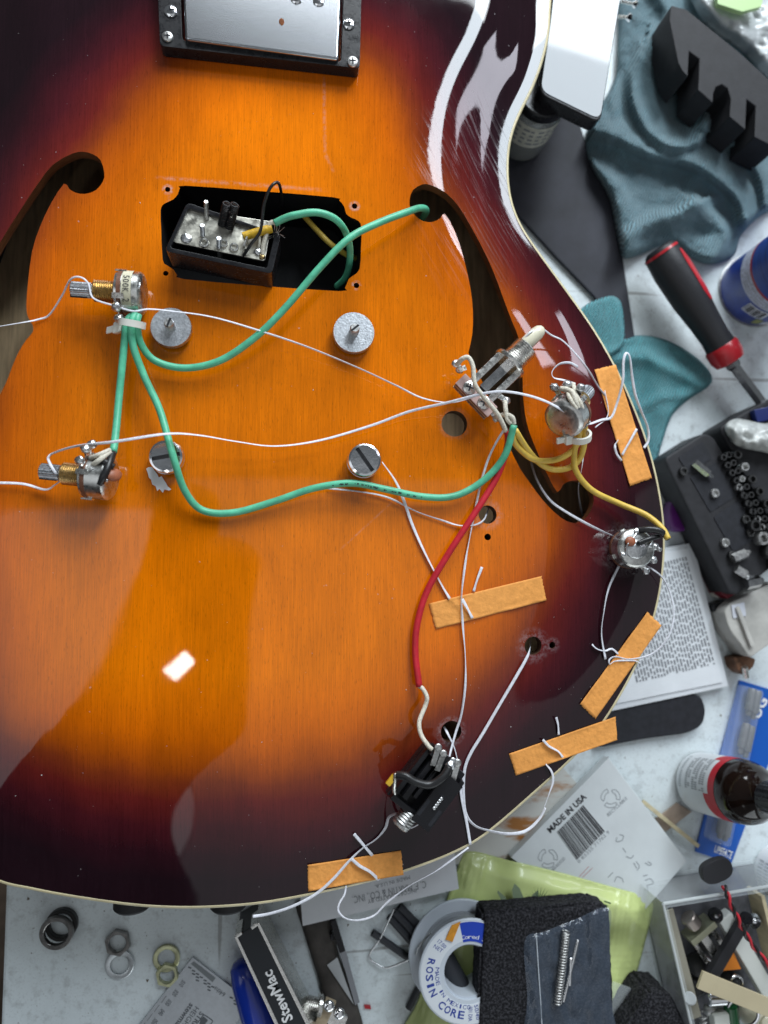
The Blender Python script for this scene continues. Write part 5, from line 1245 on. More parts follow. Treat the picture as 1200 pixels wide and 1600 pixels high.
def recycle(cx, cy, r, txt):
    for k in range(3):
        a0 = math.radians(90 + k * 120 + 20); pts = []
        bm = NB(); n = 8; rows = []
        for i in range(n + 1):
            a = a0 + math.radians(72) * i / n; rows.append([(cx + rr * math.cos(a), cy - rr * math.sin(a)) for rr in (r, r * .62)])
        for (A_, B_), (C_, D_) in zip(rows, rows[1:]):
            pass
        outline_ = [q[0] for q in rows] + [(cx + r * .8 * math.cos(a0 + 1.62), cy - r * .8 * math.sin(a0 + 1.62))] + [q[1] for q in rows[::-1]]
        o = None; bm.free(); ink_line(outline_ + [outline_[0]], ct, ink_grey, CH + .00012, 1.1, 'recycling_mark')
recycle(954, 1247, 15, ''); recycle(856, 1341, 15, '')
lettering('RECYCLABLE', TC(951, 1276), TC(981, 1248), ink_grey, ct, size=.0024); lettering('100% RECYCLED', TC(864, 1362), TC(884, 1342), ink_grey, ct, size=.0022)
for st in ([(964, 1308), (963, 1315), (972, 1313), (974, 1306), (968, 1304)], [(973, 1325), (978, 1332)], [(978, 1338), (986, 1341), (990, 1336)], [(990, 1348), (995, 1357)], [(994, 1346), (999, 1354), (995, 1360)],
           [(1008, 1348), (1014, 1352), (1018, 1350), (1012, 1346)], [(1005, 1369), (1012, 1367)], [(1008, 1376), (1016, 1373), (1021, 1380), (1012, 1383)], [(1011, 1383), (1012, 1391)], [(950, 1371), (958, 1363)], [(960, 1378), (964, 1370), (972, 1373), (974, 1379)]):
    ink_line(st, ct, ink_grey, CH + .00012, 1.3)
redink = mat('red_print', (.5, .2, .2), .8)
for st in ([(905, 1370), (920, 1354)], [(910, 1371), (926, 1356)]): ink_line(st, ct, redink, CH + .00012, .9, 'red_print')
stick_m = mat('pale_wood', (.58, .50, .32), .6, var=.15, vscale=60, stretch=(1, 6, 1))
p, q = T(1004, 1252, .003), T(1091, 1322, .003); d = (q - p).normalized(); bm = NB(); box(bm, (p + q) / 2, d, (-d.y, d.x, 0), (0, 0, 1), (q - p).length, .0020, .0016); tag(build(bm, 'wooden_stick', stick_m, bevel=.0002), 'thin pale wooden stick between white carton and blister card', 'stick')
tag(flat('tan_strip', [(1022, 1282), (1058, 1255), (1081, 1268), (1040, 1300)], .0002, .0012, mat('tan_card', (.38, .30, .24), .7, var=.15, vscale=90)), 'short tan card strip crossed by the pale stick', 'card')
# ---- green parcel, foam, baggie
gp = thing('green_packet', T(850, 1470, 0), 'lime green plastic packet with leaf print under the foam block', 'packet')
lime = mat('lime_plastic', (.58, .67, .27), .38, coat=.25, var=.08, vscale=30)
def gp_h(x, y, d):
    e = min(1, d / 30); e = e * e * (3 - 2 * e)
    over = 1 / (1 + math.exp(-(min(x - 790, 1010 - x, 1455 - y)) / 9))           # rides up over the carton
    h = .0016 + .0068 * over + .0040 * e
    cr = 0
    for k in range(7): cr += .0013 * math.exp(-((x - (968 + k * 8.2 - (y - 1400) * .16)) / 2.2) ** 2) * (.6 + .5 * nz2(x, y, .03, k))
    for k in range(5): cr += .0016 * math.exp(-((x - (704 + k * 10 - (y - 1400) * .25)) / 3.4) ** 2) * (.5 + .8 * nz2(x, y, .03, 20 + k))
    return h + cr * min(1, d / 4) + e * .0010 * nz2(x, y, .015, 11) + .0002 * nz2(x, y, .06, 12)
sheet('film', [(733, 1330), (790, 1343), (870, 1362), (950, 1384), (1000, 1398), (1020, 1410), (1016, 1440), (1006, 1480), (990, 1540), (965, 1640), (800, 1660), (630, 1640), (655, 1560), (676, 1480), (695, 1415), (716, 1352)], gp_h, lime, 4.0, .0003, gp)
leafg, leafd, leafr = mat('leaf_grey', (.20, .26, .16), .6), mat('leaf_dark', (.02, .08, .03), .6), mat('berry_red', (.45, .03, .10), .5)
for q in ([(788, 1415), (777, 1395), (778, 1391), (790, 1402), (797, 1416)], [(802, 1410), (800, 1390), (804, 1380), (812, 1388), (818, 1402), (816, 1414)], [(828, 1412), (832, 1398), (840, 1391), (842, 1404), (838, 1414)]): polyprint(q, gp, leafg, .0148, 'leaf_print')
for k in range(9):
    a = math.radians(30 + k * 15); polyprint([(841, 1408), (841 + 24 * math.cos(a) - 1, 1408 - 24 * math.sin(a)), (843, 1410)], gp, leafd, .0150, 'leaf_print')
polyprint([(797 + 8 * math.cos(k * .6), 1416 - 7 * math.sin(k * .6)) for k in range(11)], gp, leafr, .0152, 'berry_print')
print_rows([(944, 1408, 955, 1412, 2.2), (942, 1413, 950, 1416, 2)], gp, leafd, .0150)
def foam_mat():
    m = mat('charcoal_foam', (0.022, 0.022, 0.026), .95, var=.6, vscale=900, bump=1.0, bscale=900, c2=(.075, .075, .085), lo=.45, hi=.75, spec=.2)
    return m
def foam_block(name, pts, h0, h1, label):
    lp = tloop(pts, h1); bm = NB(); n = len(lp); ctr = sum(lp, Vector()) / n
    slab(bm, lp, TZ + h0, TZ + h1); bmesh.ops.remove_doubles(bm, verts=bm.verts[:], dist=1e-6)
    bmesh.ops.bevel(bm, geom=bm.edges[:], offset=.0012, segments=2, affect='EDGES', clamp_overlap=True)
    bmesh.ops.triangulate(bm, faces=bm.faces[:]); 
    for _ in range(5):
        ed = [e for e in bm.edges if e.calc_length() > .0022]
        if not ed: break
        bmesh.ops.subdivide_edges(bm, edges=ed, cuts=1, use_grid_fill=False); bmesh.ops.triangulate(bm, faces=[f for f in bm.faces if len(f.verts) > 3])
    for v in bm.verts: v.co += Vector(noise.noise_vector(v.co * 420)) * .00045
    return tag(build(bm, name, foam_mat(), smooth=179), label, 'foam block', 'charcoal foam blocks')
foam_block('foam_block', [(754, 1426), (930, 1411), (953, 1420), (962, 1660), (742, 1660)], .0140, .0270, 'big charcoal foam block on the lime green packet')
foam_block('foam_block', [(985, 1600), (1018, 1553), (1050, 1556), (1090, 1640), (1020, 1680), (950, 1650)], .004, .026, 'smaller charcoal foam block cut off by the bottom edge')
bg = thing('zip_bag', T(885, 1520, .027), 'clear zip bag with spring and pins lying on the foam block', 'bag')
film_m = mat('zip_bag_film', (.12, .155, .21), .12, alpha=.36, coat=1.0, rvar=.06, vscale=60, spec=.3)
sheet('film', [(820, 1470), (850, 1456), (900, 1436), (951, 1418), (953, 1470), (955, 1560), (958, 1660), (826, 1660), (824, 1560)], lambda x, y, d: .0284 + .0014 * min(1, d / 8) + .0022 * abs(nz2(x, y * .6, .035, 4)) + .0008 * nz2(x, y * .5, .1, 6), film_m, 4, .0, bg)
bm = NB(); tube(bm, [T(838, 1462, .0304), T(841, 1510, .0304), T(845, 1570, .0304), T(849, 1650, .0304)], .00025, 6); build(bm, 'zip_seal', mat('seal', (.7, .75, .8), .3, alpha=.7), bg)
tag(coil_spring(None, T(885, 1455, .0320), T(871, 1568, .0320), .0016, 26, .00035, steel_dull, 'steel_spring'), 'long steel coil spring inside the clear zip bag', 'spring')
for a, b, a2, b2, l_ in ((903, 1468, 880, 1565, 'longer of two steel pins in the clear zip bag'), (892, 1496, 890, 1540, 'shorter of two steel pins in the clear zip bag')):
    bm = NB(); cyl(bm, T(a, b, .0312), T(a2, b2, .0312), .00085, segs=12, ch=.0002); tag(build(bm, 'steel_pin', chrome), l_, 'pin', 'pins in the zip bag')
# ---- paper slip with maker's line
slip = thing('paper_slip', T(590, 1400, 0), 'white printed paper slip sticking out under the tail', 'paper')
flat('sheet', [(468, 1385), (473, 1447), (560, 1426), (717, 1389), (708, 1318), (600, 1345)], .0090, .0094, paper_w, slip)
def TS(a, b): return T(a, b, .0096)
lettering('C. F. MARTIN & CO., INC.', TS(665, 1376), TS(550, 1401), ink_grey, slip, size=.0047); lettering('INCORPORATED BY', TS(650, 1388), TS(574, 1406), ink_grey, slip, size=.0026); lettering('MADE IN U.S.A.', TS(640, 1368), TS(585, 1383), ink_grey, slip, size=.0024)
# ---- solder spool
sp = thing('solder_spool', T(728, 1515, .0), 'white solder spool with blue lettering half under the foam', 'spool')
sc_ = T(733, 1519, .026); c0 = Vector((sc_.x, sc_.y, TZ + .0085)); spl = mat('spool_plastic', (.55, .60, .66), .35); lab_m = mat('spool_label', (.70, .74, .78), .4)
RO, RI = 78 * mpx(733, 1519, TZ + .026), 41 * mpx(733, 1519, TZ + .026)
def ring3(name, h0, h1, ro, ri, m, parent=sp):
    bm = NB(); lathe(bm, c0 + Zv * h0, c0 + Zv * h1, [(0, ri), (0, ro - .0004), (.2, ro), (.8, ro), (1, ro - .0004), (1, ri)], 64, cap=False)
    A_ = [v for v in bm.verts]; n = 64
    for i in range(n): bm.faces.new((A_[i], A_[(i + 1) % n], A_[5 * n + (i + 1) % n], A_[5 * n + i]))
    bmesh.ops.recalc_face_normals(bm, faces=bm.faces[:]); return build(bm, name, m, parent, smooth=35)
ring3('flange', 0, .0016, RO * 1.08, RI * .9, spl); ring3('flange', .0160, .0175, RO, RI, spl); ring3('hub', .0012, .0162, RI * 1.12, RI * .92, spl); ring3('solder_winding', .0015, .0158, RO * .86, RI * 1.1, mat('solder_wire', (.5, .5, .5), .35, 1, var=.4, vscale=300, stretch=(.2, .2, 8)))
lab = ring3('label', .0174, .0177, RO * .965, RI * 1.14, lab_m)
LZ = TZ + .0085 + .01775
def arc_text(txt, r, a0, step, size, m=ink_blue, flip=1, bold=.02):
    for k, ch in enumerate(txt):
        if ch == ' ': continue
        a = a0 + k * step; d = Vector((math.cos(a), math.sin(a), 0)); tg = Vector((-d.y, d.x, 0)) * flip
        w = size * {'I': .28, 'M': .85, 'W': .9}.get(ch, .62); o_ = c0 + d * r; o_.z = LZ
        lettering(ch, o_ - tg * w / 2, o_ + tg * w / 2, m, lab, size=size, bold=bold)
arc_text('ROSIN CORE', RO * .86, R(162), R(10.6), .0046); arc_text('MADE IN MEXICO', RO * .68, R(172), R(7.4), .0026, bold=0)
for k, (t_, rr_) in enumerate((('31605', 0), ('50/40', 1), ('.031 DIA', 2))):
    a = R(-72 - k * 10); d = Vector((math.cos(a), math.sin(a), 0)); p_ = c0 + d * RO * .62; q_ = c0 + d * RO * .90; p_.z = q_.z = LZ; lettering(t_, p_, q_, ink_blue, lab, size=.0026)
for k, t_ in enumerate(('17.00', 'NET')):
    a = R(136 + k * 8); d = Vector((math.cos(a), math.sin(a), 0)); p_ = c0 + d * RO * .88; q_ = c0 + d * RO * .68; p_.z = q_.z = LZ; lettering(t_, p_, q_, ink_blue, lab, size=.0024)
def sector(a0, a1, r0, r1, m, name, dz=.0):
    bm = NB(); n = 12; A_ = [[bm.verts.new(c0 * 1.0 + Vector((math.cos(R(a0 + (a1 - a0) * k / n)) * rr, math.sin(R(a0 + (a1 - a0) * k / n)) * rr, LZ - c0.z + dz))) for k in range(n + 1)] for rr in (r0, r1)]
    for k in range(n): bm.faces.new((A_[0][k], A_[1][k], A_[1][k + 1], A_[0][k + 1]))
    bmesh.ops.recalc_face_normals(bm, faces=bm.faces[:])
    if bm.faces[:][0].normal.z < 0: bmesh.ops.reverse_faces(bm, faces=bm.faces[:])
    return build(bm, name, m, lab, smooth=0)
bs = mat('label_blue', (.01, .05, .45), .4); sector(20, 101, RO * .58, RO * .95, bs, 'blue_panel', .00002); sector(-62, -20, RO * .58, RO * .95, bs, 'blue_panel', .00002)
arc_text('Cored Solder', RO * .63, R(100), R(-6.2), .0026, ink_white, -1, 0)
tp_ = [T(706, 1446, .027), T(720, 1440, .027), T(707, 1472, .027), T(696, 1468, .027)]; bm = NB(); bm.faces.new([bm.verts.new(v) for v in (tp_[0], tp_[3], tp_[2], tp_[1])]); bm.normal_update()
if bm.faces[:][0].normal.z < 0: bmesh.ops.reverse_faces(bm, faces=bm.faces[:])
bmesh.ops.solidify(bm, geom=bm.faces[:], thickness=.0002); tag(build(bm, 'tape_scrap', mat('amber_tape', (.62, .26, .02), .4, var=.2, vscale=300), smooth=0), 'small amber tape scrap stuck on the solder spool', 'tape')
bm = NB(); tube(bm, [T(672, 1458, .018), T(655, 1478, .014), T(648, 1496, .008), T(638, 1500, .006), T(612, 1510, .004), T(598, 1511, .003), T(580, 1500, .002), T(578, 1490, .002), T(594, 1466, .003), T(604, 1445, .006), T(616, 1420, .0095)], .00045, 8); tag(build(bm, 'solder_wire', solder_m, smooth=179), 'thin bent solder wire running off the white spool', 'solder wire')
# ---- white patch modelled in place of a reflected glint below the left stud
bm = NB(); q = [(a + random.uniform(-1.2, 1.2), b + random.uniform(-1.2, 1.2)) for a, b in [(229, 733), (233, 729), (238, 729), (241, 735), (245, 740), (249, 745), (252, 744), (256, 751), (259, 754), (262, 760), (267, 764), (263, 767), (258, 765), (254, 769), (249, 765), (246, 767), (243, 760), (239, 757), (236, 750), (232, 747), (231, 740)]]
slab(bm, [G(a, b, .0004) for a, b in q], .0003, .0006); tag(build(bm, 'glint_patch', mat('glint_white', (.85, .86, .88), .6), smooth=0), 'tiny white patch shaped as a glint below the left tailpiece stud', 'scrap')
# ---- heat-shrink tubes
hs = mat('heat_shrink', (.028, .030, .036), .5)
def tubing(a, b, a2, b2, r, label, h=None):
    h = r if h is None else h; p, q = T(a, b, h), T(a2, b2, h); bm = NB(); lathe(bm, p, q, [(0, r * .6), (0, r), (1, r), (1, r * .6)], 16, cap=False); tag(build(bm, 'heat_shrink_tube', hs), label, 'tube', 'dark heat-shrink tubes')
tubing(582, 1457, 643, 1500, .0017, 'thin dark heat-shrink tube alone left of the spool'); tubing(608, 1432, 646, 1474, .0019, 'dark heat-shrink tube on the left side of the bundle of three', .002); tubing(616, 1424, 655, 1466, .0019, 'middle tube of the bundle of three dark heat-shrink tubes', .0025); tubing(624, 1416, 664, 1457, .0019, 'dark heat-shrink tube on the right side of the bundle of three', .002)
tubing(656, 1540, 638, 1576, .0016, 'short dark tube poking out below the solder spool'); tubing(694, 1492, 722, 1543, .0042, 'thick black tube seen through the solder spool hole', .013)
# ---- dark strap, blade, striped tool, ruler, blue handle
tag(sheet('leather_strap', [(462, 1410), (490, 1418), (516, 1428), (524, 1462), (530, 1492), (545, 1530), (558, 1566), (570, 1640), (510, 1640), (502, 1550), (488, 1500), (474, 1455)], lambda x, y, d: .0016 + .0015 * min(1, d / 6), mat('dark_leather', (.055, .048, .042), .65, var=.4, vscale=80, bump=.4, bscale=400), 6, .001), 'dark grey brown leather strap between striped tool and blade', 'strap')
kn = thing('hobby_knife', T(540, 1500, 0), 'slim black handled knife with grey blade below the paper slip', 'knife')
p, q = T(520, 1436, .006), T(535, 1486, .006); d = (q - p).normalized(); bm = NB(); box(bm, (p + q) / 2, d, (-d.y, d.x, 0), (0, 0, 1), (q - p).length, .0028, .003); build(bm, 'handle', black_pl, kn, bevel=.0005)
flat('blade', [(531, 1487), (540, 1485), (562, 1566), (555, 1571)], .0040, .0048, mat('grey_blade', (.25, .26, .28), .4, .6), kn); flat('blade_tip', [(511, 1508), (527, 1496), (553, 1570)], .0036, .0042, mat('pale_blade', (.42, .44, .45), .4, .6), kn)
flat('knob', [(514, 1463), (520, 1458), (523, 1470), (518, 1472)], .003, .008, black_pl, kn, .0008)
stt = thing('black_tool', T(430, 1530, 0), 'black tool bar with silver edges and white lettering', 'tool', None)
HB = .024
flat('bar', [(369, 1463), (402, 1443), (498, 1640), (452, 1640)], .001, HB, mat('dark_anodised', (.012, .015, .019), .4), stt, .0006)
for q in ([(366, 1465), (370.5, 1462.5), (454, 1640), (447, 1640)], [(400.5, 1444), (405, 1441.5), (505, 1640), (497, 1640)]): flat('silver_edge', q, .0008, HB + .0004, nickel, stt, .0003)
for q in ([(367, 1462), (377, 1456), (379, 1460), (370, 1466)], [(391, 1449), (401, 1442), (404, 1446), (394, 1453)]): flat('end_tab', q, .012, HB + .0008, nickel, stt, .0003)
lettering('StewMac', T(458, 1592, HB + .0003), T(424, 1514, HB + .0003), ink_white, stt, bold=.025)
bh = thing('blue_screwdriver', T(400, 1550, 0), 'glossy blue plastic handle tucked against the black tool bar', 'screwdriver')
p, q = T(375, 1499, .007), T(424, 1660, .009); bm = NB(); lathe(bm, p, q, [(0, .0010), (.015, .0035), (.06, .0055), (.2, .0068), (.5, .0074), (1, .0074)], 28); build(bm, 'grip', mat('blue_gloss', (.008, .035, .36), .22, coat=.5), bh, smooth=60)
rl = thing('steel_ruler', T(310, 1560, 0), 'etched steel string height gauge lying at the bottom edge', 'ruler')
rul_m = mat('satin_steel', (.50, .53, .56), .38, .85, var=.08, vscale=300, rvar=.1, bump=.08, bscale=2000)
flat('blade', [(301, 1496), (392, 1566), (310, 1680), (160, 1680), (205, 1617)], .0003, .0013, rul_m, rl, .0001)
def TR(a, b): return T(a, b, .00135)
etch = mat('etched_grey', (.10, .11, .12), .6)
for k, t_ in enumerate(('.010', '.020', '.030', '.040', '.050')):
    lettering(t_, TR(285 - k * 10.8, 1530 + k * 15), TR(279 - k * 10.8, 1539 + k * 15), etch, rl, size=.0032)
    bm = NB(); ink_line([(252 - k * 11 + 8, 1556 + k * 14), (244 - k * 11 + 8, 1567 + k * 14)], rl, etch, .00135, .7, 'scale_mark'); bm.free()
lettering('64ths', TR(353, 1552), TR(337, 1541), etch, rl, size=.003)
for k in range(7):
    for j in range(1 + k % 3): ink_line([(296 + k * 6 - 2, 1511 + k * 5.0 + j * 5), (299 + k * 6, 1513 + k * 5.0 + j * 5)], rl, etch, .00135, 2.0, 'scale_mark')
for k in range(4):
    for j in range(1 + k % 3): ink_line([(361 + k * 6 - 2, 1558 + k * 5.0 + j * 5), (364 + k * 6, 1560 + k * 5.0 + j * 5)], rl, etch, .00135, 2.0, 'scale_mark')
polyprint([(298, 1506), (303, 1502), (337, 1528), (332, 1535)], rl, mat('etched_band', (.22, .24, .25), .5, .6), .00135, 'scale_band')
dU = Vector((-54, 76)).normalized()
lettering('STRING', TR(313, 1580), TR(288, 1615), etch, rl, bold=.02); lettering('HEIGHT', TR(305, 1572), TR(280, 1607), etch, rl); lettering('stewmac', TR(297, 1567), TR(270, 1605), etch, rl, bold=.02)
ink_line([(316, 1588), (319, 1586), (331, 1594), (331, 1598), (324, 1606)], rl, etch, .00135, 1.5, 'logo_frame'); polyprint([(314, 1592), (318, 1588), (325, 1594), (318, 1604), (311, 1600)], rl, etch, .00136, 'logo_frame')
# ---- nuts and washers
def nut(a, b, ro, ri, h, m, label, hexa=False, z0=.0002, tilt=(0, 0)):
    c = T(a, b, z0); ro *= .000318; ri *= .000318; bm = NB(); n = 6 if hexa else 40; k = 48
    def rad(i): 
        if not hexa: return ro
        a_ = (2 * math.pi * i / k + .3) % (math.pi / 3) - math.pi / 6; return ro * .88 / math.cos(a_) 
    loops_ = []
    for rr, z in ((1, 0.0), (1, h * .85), (.96, h)): loops_.append([bm.verts.new(c + Vector((math.cos(2 * math.pi * i / k), math.sin(2 * math.pi * i / k), 0)) * min(rad(i), ro * 1.0) * rr + Zv * z) for i in range(k)])
    for rr, z in ((1.06, h), (1, h * .9), (1, 0)): loops_.append([bm.verts.new(c + Vector((math.cos(2 * math.pi * i / k), math.sin(2 * math.pi * i / k), 0)) * ri * rr + Zv * z) for i in range(k)])
    loops_.append(loops_[0])
    for A_, B_ in zip(loops_, loops_[1:]):
        for i in range(k): bm.faces.new((A_[i], A_[(i + 1) % k], B_[(i + 1) % k], B_[i]))
    for v in bm.verts: v.co.z += (v.co.x - c.x) * tilt[0] + (v.co.y - c.y) * tilt[1]
    bmesh.ops.recalc_face_normals(bm, faces=bm.faces[:]); return tag(build(bm, 'hex_nut' if hexa else 'washer', m, smooth=30), label, 'nut' if hexa else 'washer', 'loose nuts and washers')
dark_ring = mat('dark_steel', (.30, .29, .28), .35, 1, var=.3, vscale=300)
nut(98, 1442, 22, 16, .0030, mat('blackened', (.05, .05, .05), .4, .8), 'dark knurled ring lying under the nickel ring on the bench'); nut(90, 1455, 23, 16.5, .0026, dark_ring, 'nickel ring resting on the dark ring, leftmost of the loose hardware', z0=.0034, tilt=(.02, .05))
nut(185, 1471, 18.5, 12, .0024, dark_ring, 'dull steel hex nut touching the bright flat washer', True); nut(187.5, 1506, 20, 13.2, .0012, mat('bright_zinc', (.68, .72, .74), .35, .9, var=.1, vscale=400), 'bright zinc flat washer just below the dull hex nut')
gold = mat('yellow_zinc', (.56, .57, .36), .35, .9, var=.2, vscale=300); nut(260.5, 1496, 19, 12.5, .0012, gold, 'yellowish flat washer above the ruler corner'); nut(262, 1521, 16.5, 10.5, .0024, gold, 'yellowish hex nut overlapping the washer at the ruler', True, z0=.0013)
tubing(452, 1526, 462, 1532, .0018, 'tiny black tube end right of the striped tool bar', .004)
tag(flat('red_scrap', [(569, 1571), (579, 1572), (580, 1577), (570, 1576)], .0002, .0012, red_pl), 'tiny red plastic scrap below the hobby knife', 'scrap')
# ---- spare toggle switch at the bottom edge
ts = thing('spare_switch', T(505, 1580, 0), 'spare toggle switch with brown wafers cut off by the bottom edge', 'switch')
d = (T(505, 1600, .01) - T(520, 1566, .01)).normalized(); s_ = Vector((-d.y, d.x, 0))
for k in range(5): bm = NB(); box(bm, T(504, 1592, .006 + k * .0018), d, s_, Zv, .0180, .0050, .0015); build(bm, 'wafer', lay[(0, 2, 0, 1, 2)[k]], ts)
bm = NB(); thread(bm, T(500, 1570, .010), T(478, 1566, .010), .0032, 7, .1, 20); build(bm, 'threaded_bushing', nickel, ts); bm = NB(); cyl(bm, T(503, 1571, .010), T(496, 1570, .010), .0052, segs=28, ch=.0004); build(bm, 'flange', nickel, ts)
for a, b in ((514, 1572), (530, 1584)): bm = NB(); ell(bm, T(a, b, .0165), .0026, .0026, .0014); build(bm, 'screw', chrome, ts)
bm = NB(); box(bm, T(524, 1590, .010), d, s_, Zv, .006, .010, .004); build(bm, 'contact', nickel, ts, bevel=.0008)
# ---- clear parts box at the lower right
bx = thing('parts_box', T(1130, 1500, 0), 'clear plastic parts box full of hardware in the lower right corner', 'box')
acr = mat('acrylic', (.80, .86, .88), .05, alpha=.20, coat=1.0, spec=.6)
BH = .030
o_l = tloop([(1036, 1412), (1240, 1378), (1300, 1640), (1098, 1680)], BH); 
bm = NB(); ctr = sum(o_l, Vector()) / 4; inn = [p + (ctr - p).normalized() * .0030 for p in o_l]; slab(bm, o_l, TZ + .001, TZ + BH, [inn]); build(bm, 'wall', acr, bx, smooth=0)
bm = NB(); slab(bm, inn, TZ + .0008, TZ + .002); build(bm, 'bottom', mat('box_floor', (.10, .10, .11), .5, var=.5, vscale=120), bx)
bm = NB()
for a_, b_ in zip(o_l, o_l[1:] + o_l[:1]): tube(bm, [a_, a_.lerp(b_, .5), b_], .0007, 8)
build(bm, 'rim', mat('acrylic_edge', (.62, .66, .66), .2, alpha=.75), bx)
bm = NB(); cyl(bm, T(1078, 1560, .012), T(1078, 1560, .031), .0028, segs=18, ch=.0005); build(bm, 'hinge_post', mat('acrylic_post', (.6, .64, .66), .15, alpha=.6, coat=1), bx)
def bar(name, a, b, a2, b2, w, th, h, m, label, cat, h2=None, rr=0):
    p, q = T(a, b, h), T(a2, b2, h if h2 is None else h2); d = (q - p).normalized(); s_ = Vector((-d.y, d.x, 0)).normalized(); n_ = s_.cross(d) * -1
    bm = NB(); box(bm, (p + q) / 2, d, s_, d.cross(s_), (q - p).length, w, th); return tag(build(bm, name, m, bevel=min(w, th) * .15), label, cat)
beige = mat('beige_strip', (.50, .43, .28), .6, var=.05, vscale=40)
bar('beige_strip', 1093, 1530, 1240, 1590, .0080, .0016, .030, beige, 'flat beige wooden strip across the parts box', 'strip')
bar('white_strip', 1128, 1428, 1205, 1560, .0078, .0060, .016, mat('white_bone', (.66, .68, .64), .4, coat=.2), 'long white bone blank inside the parts box', 'blank')
bar('wood_divider', 1180, 1392, 1206, 1500, .0020, .012, .020, stick_m, 'pale wooden strip at the right inside the parts box', 'strip')
bar('grey_card', 1044, 1422, 1088, 1590, .0050, .0010, .018, mat('taupe_card', (.30, .28, .22), .7), 'taupe card strip along the left wall of the parts box', 'strip')
bar('black_lever', 1163, 1436, 1108, 1530, .0052, .0040, .022, black_rub, 'black lever arm lying diagonally in the parts box', 'lever')
bm = NB(); cyl(bm, T(1166, 1435, .020), T(1166, 1435, .026), .0030, segs=20, ch=.0005); tag(build(bm, 'lever_cap', black_pl), 'tiny black round cap at the upper end of the lever arm', 'cap')
bm = NB(); lathe(bm, T(1172, 1437, .022), T(1184, 1441, .020), [(0, .0012), (.5, .0014), (.55, .0034), (1, .0030)], 16); tag(build(bm, 'steel_rivet', chrome), 'small steel rivet beside the tiny black cap', 'rivet')
kb = thing('control_knob', T(1118, 1430, .004), 'black knob with chrome insert in the parts box', 'knob'); bm = NB(); cyl(bm, T(1118, 1430, .008), T(1118, 1430, .020), .0036, .0034, segs=28, ch=.0008); build(bm, 'body', black_pl, kb); bm = NB(); box(bm, T(1122, 1431, .0205), (1, -.15, 0), (.15, 1, 0), Zv, .0034, .0016, .001); build(bm, 'insert', chrome, kb)
op = [T(1120, 1518, .017), T(1142, 1478, .017), T(1158, 1514, .017)]; bm = NB(); slab(bm, op, op[0].z - .0006, op[0].z); tag(build(bm, 'orange_scrap', mat('orange_card', (.72, .22, .02), .6), smooth=0), 'bright orange card scrap in the parts box', 'scrap')
tg_ = thing('mini_toggle', T(1100, 1470, .004), 'silver toggle switch lying in the parts box', 'switch'); d = (T(1122, 1500, .018) - T(1076, 1432, .018)).normalized(); s_ = Vector((-d.y, d.x, 0))
bm = NB(); cyl(bm, T(1074, 1432, .017), T(1086, 1446, .017), .0040, segs=24, ch=.0004); build(bm, 'bushing', mat('worn_nickel', (.50, .44, .40), .35, 1), tg_); bm = NB(); box(bm, T(1092, 1452, .016), d, s_, Zv, .0030, .0150, .0100); build(bm, 'plate', mat('brass_plate', (.42, .42, .30), .4, .8), tg_, bevel=.0003)
for k, w in ((-1, .0022), (0, .0042), (1, .0026)): 
    bm = NB(); box(bm, T(1106, 1474, .018 if k == 0 else .015) + s_ * k * .0055, d, s_, Zv, .0125, w, .0022); build(bm, 'frame_arm', nickel, tg_, bevel=.0004)
bm = NB(); tube(bm, [T(1098, 1490, .013), T(1116, 1504, .014), T(1124, 1498, .015), T(1120, 1488, .015)], .0008, 8); build(bm, 'bracket', chrome, tg_)
hw = mat('black_hardware', (.02, .02, .02), .35)
for a, b, r, h, lb_, ms in ((1090, 1508, .0058, .010, 'round black knob under the silver toggle in the parts box', hw), (1086, 1540, .0050, .009, 'round black knob by the left wall of the parts box', hw), (1140, 1538, .0060, .008, 'round black knob partly under the beige strip', hw), (1098, 1452, .0050, .008, 'black knob behind the toggle plate in the parts box', hw)):
    bm = NB(); lathe(bm, T(a, b, .0022), T(a, b, .0022 + h), [(0, r), (.7, r * .96), (.92, r * .85), (1, r * .5)], 28); tag(build(bm, 'round_knob', ms), lb_, 'knob', 'black knobs in the parts box')
nut(1149, 1534, 11, 8, .0012, chrome, 'small chrome washer peeking over the beige strip', z0=.026)
bm = NB(); cyl(bm, T(1105, 1562, .018), T(1133, 1560, .018), .0030, segs=20, ch=.0006); tag(build(bm, 'chrome_barrel', chrome), 'chrome barrel below the beige strip in the parts box', 'barrel')
bar('white_block', 1122, 1580, 1128, 1625, .0080, .0060, .018, mat('pale_block', (.68, .70, .64), .4), 'pale white block below the beige strip', 'block'); bm = NB(); cyl(bm, T(1141, 1572, .018), T(1150, 1640, .018), .0032, segs=20); tag(build(bm, 'green_cell', mat('green_gloss', (.01, .10, .03), .25, coat=.6)), 'dark green cylinder cell beside the pale white block', 'cell')
nut(1160, 1580, 22, 19, .0012, chrome, 'large thin chrome ring near the bottom right corner', z0=.020, tilt=(.3, 0))
coil_o = tag(coil_spring(None, T(1098, 1582, .014), T(1104, 1640, .014), .0020, 8, .0004, steel_dull, 'small_spring'), 'small steel spring at the bottom edge of the parts box', 'spring')
bm = NB(); ell(bm, T(1110, 1578, .015), .0035, .003, .003); tag(build(bm, 'metal_ferrule', steel_dull, smooth=179), 'dull steel ferrule beside the small spring', 'ferrule')
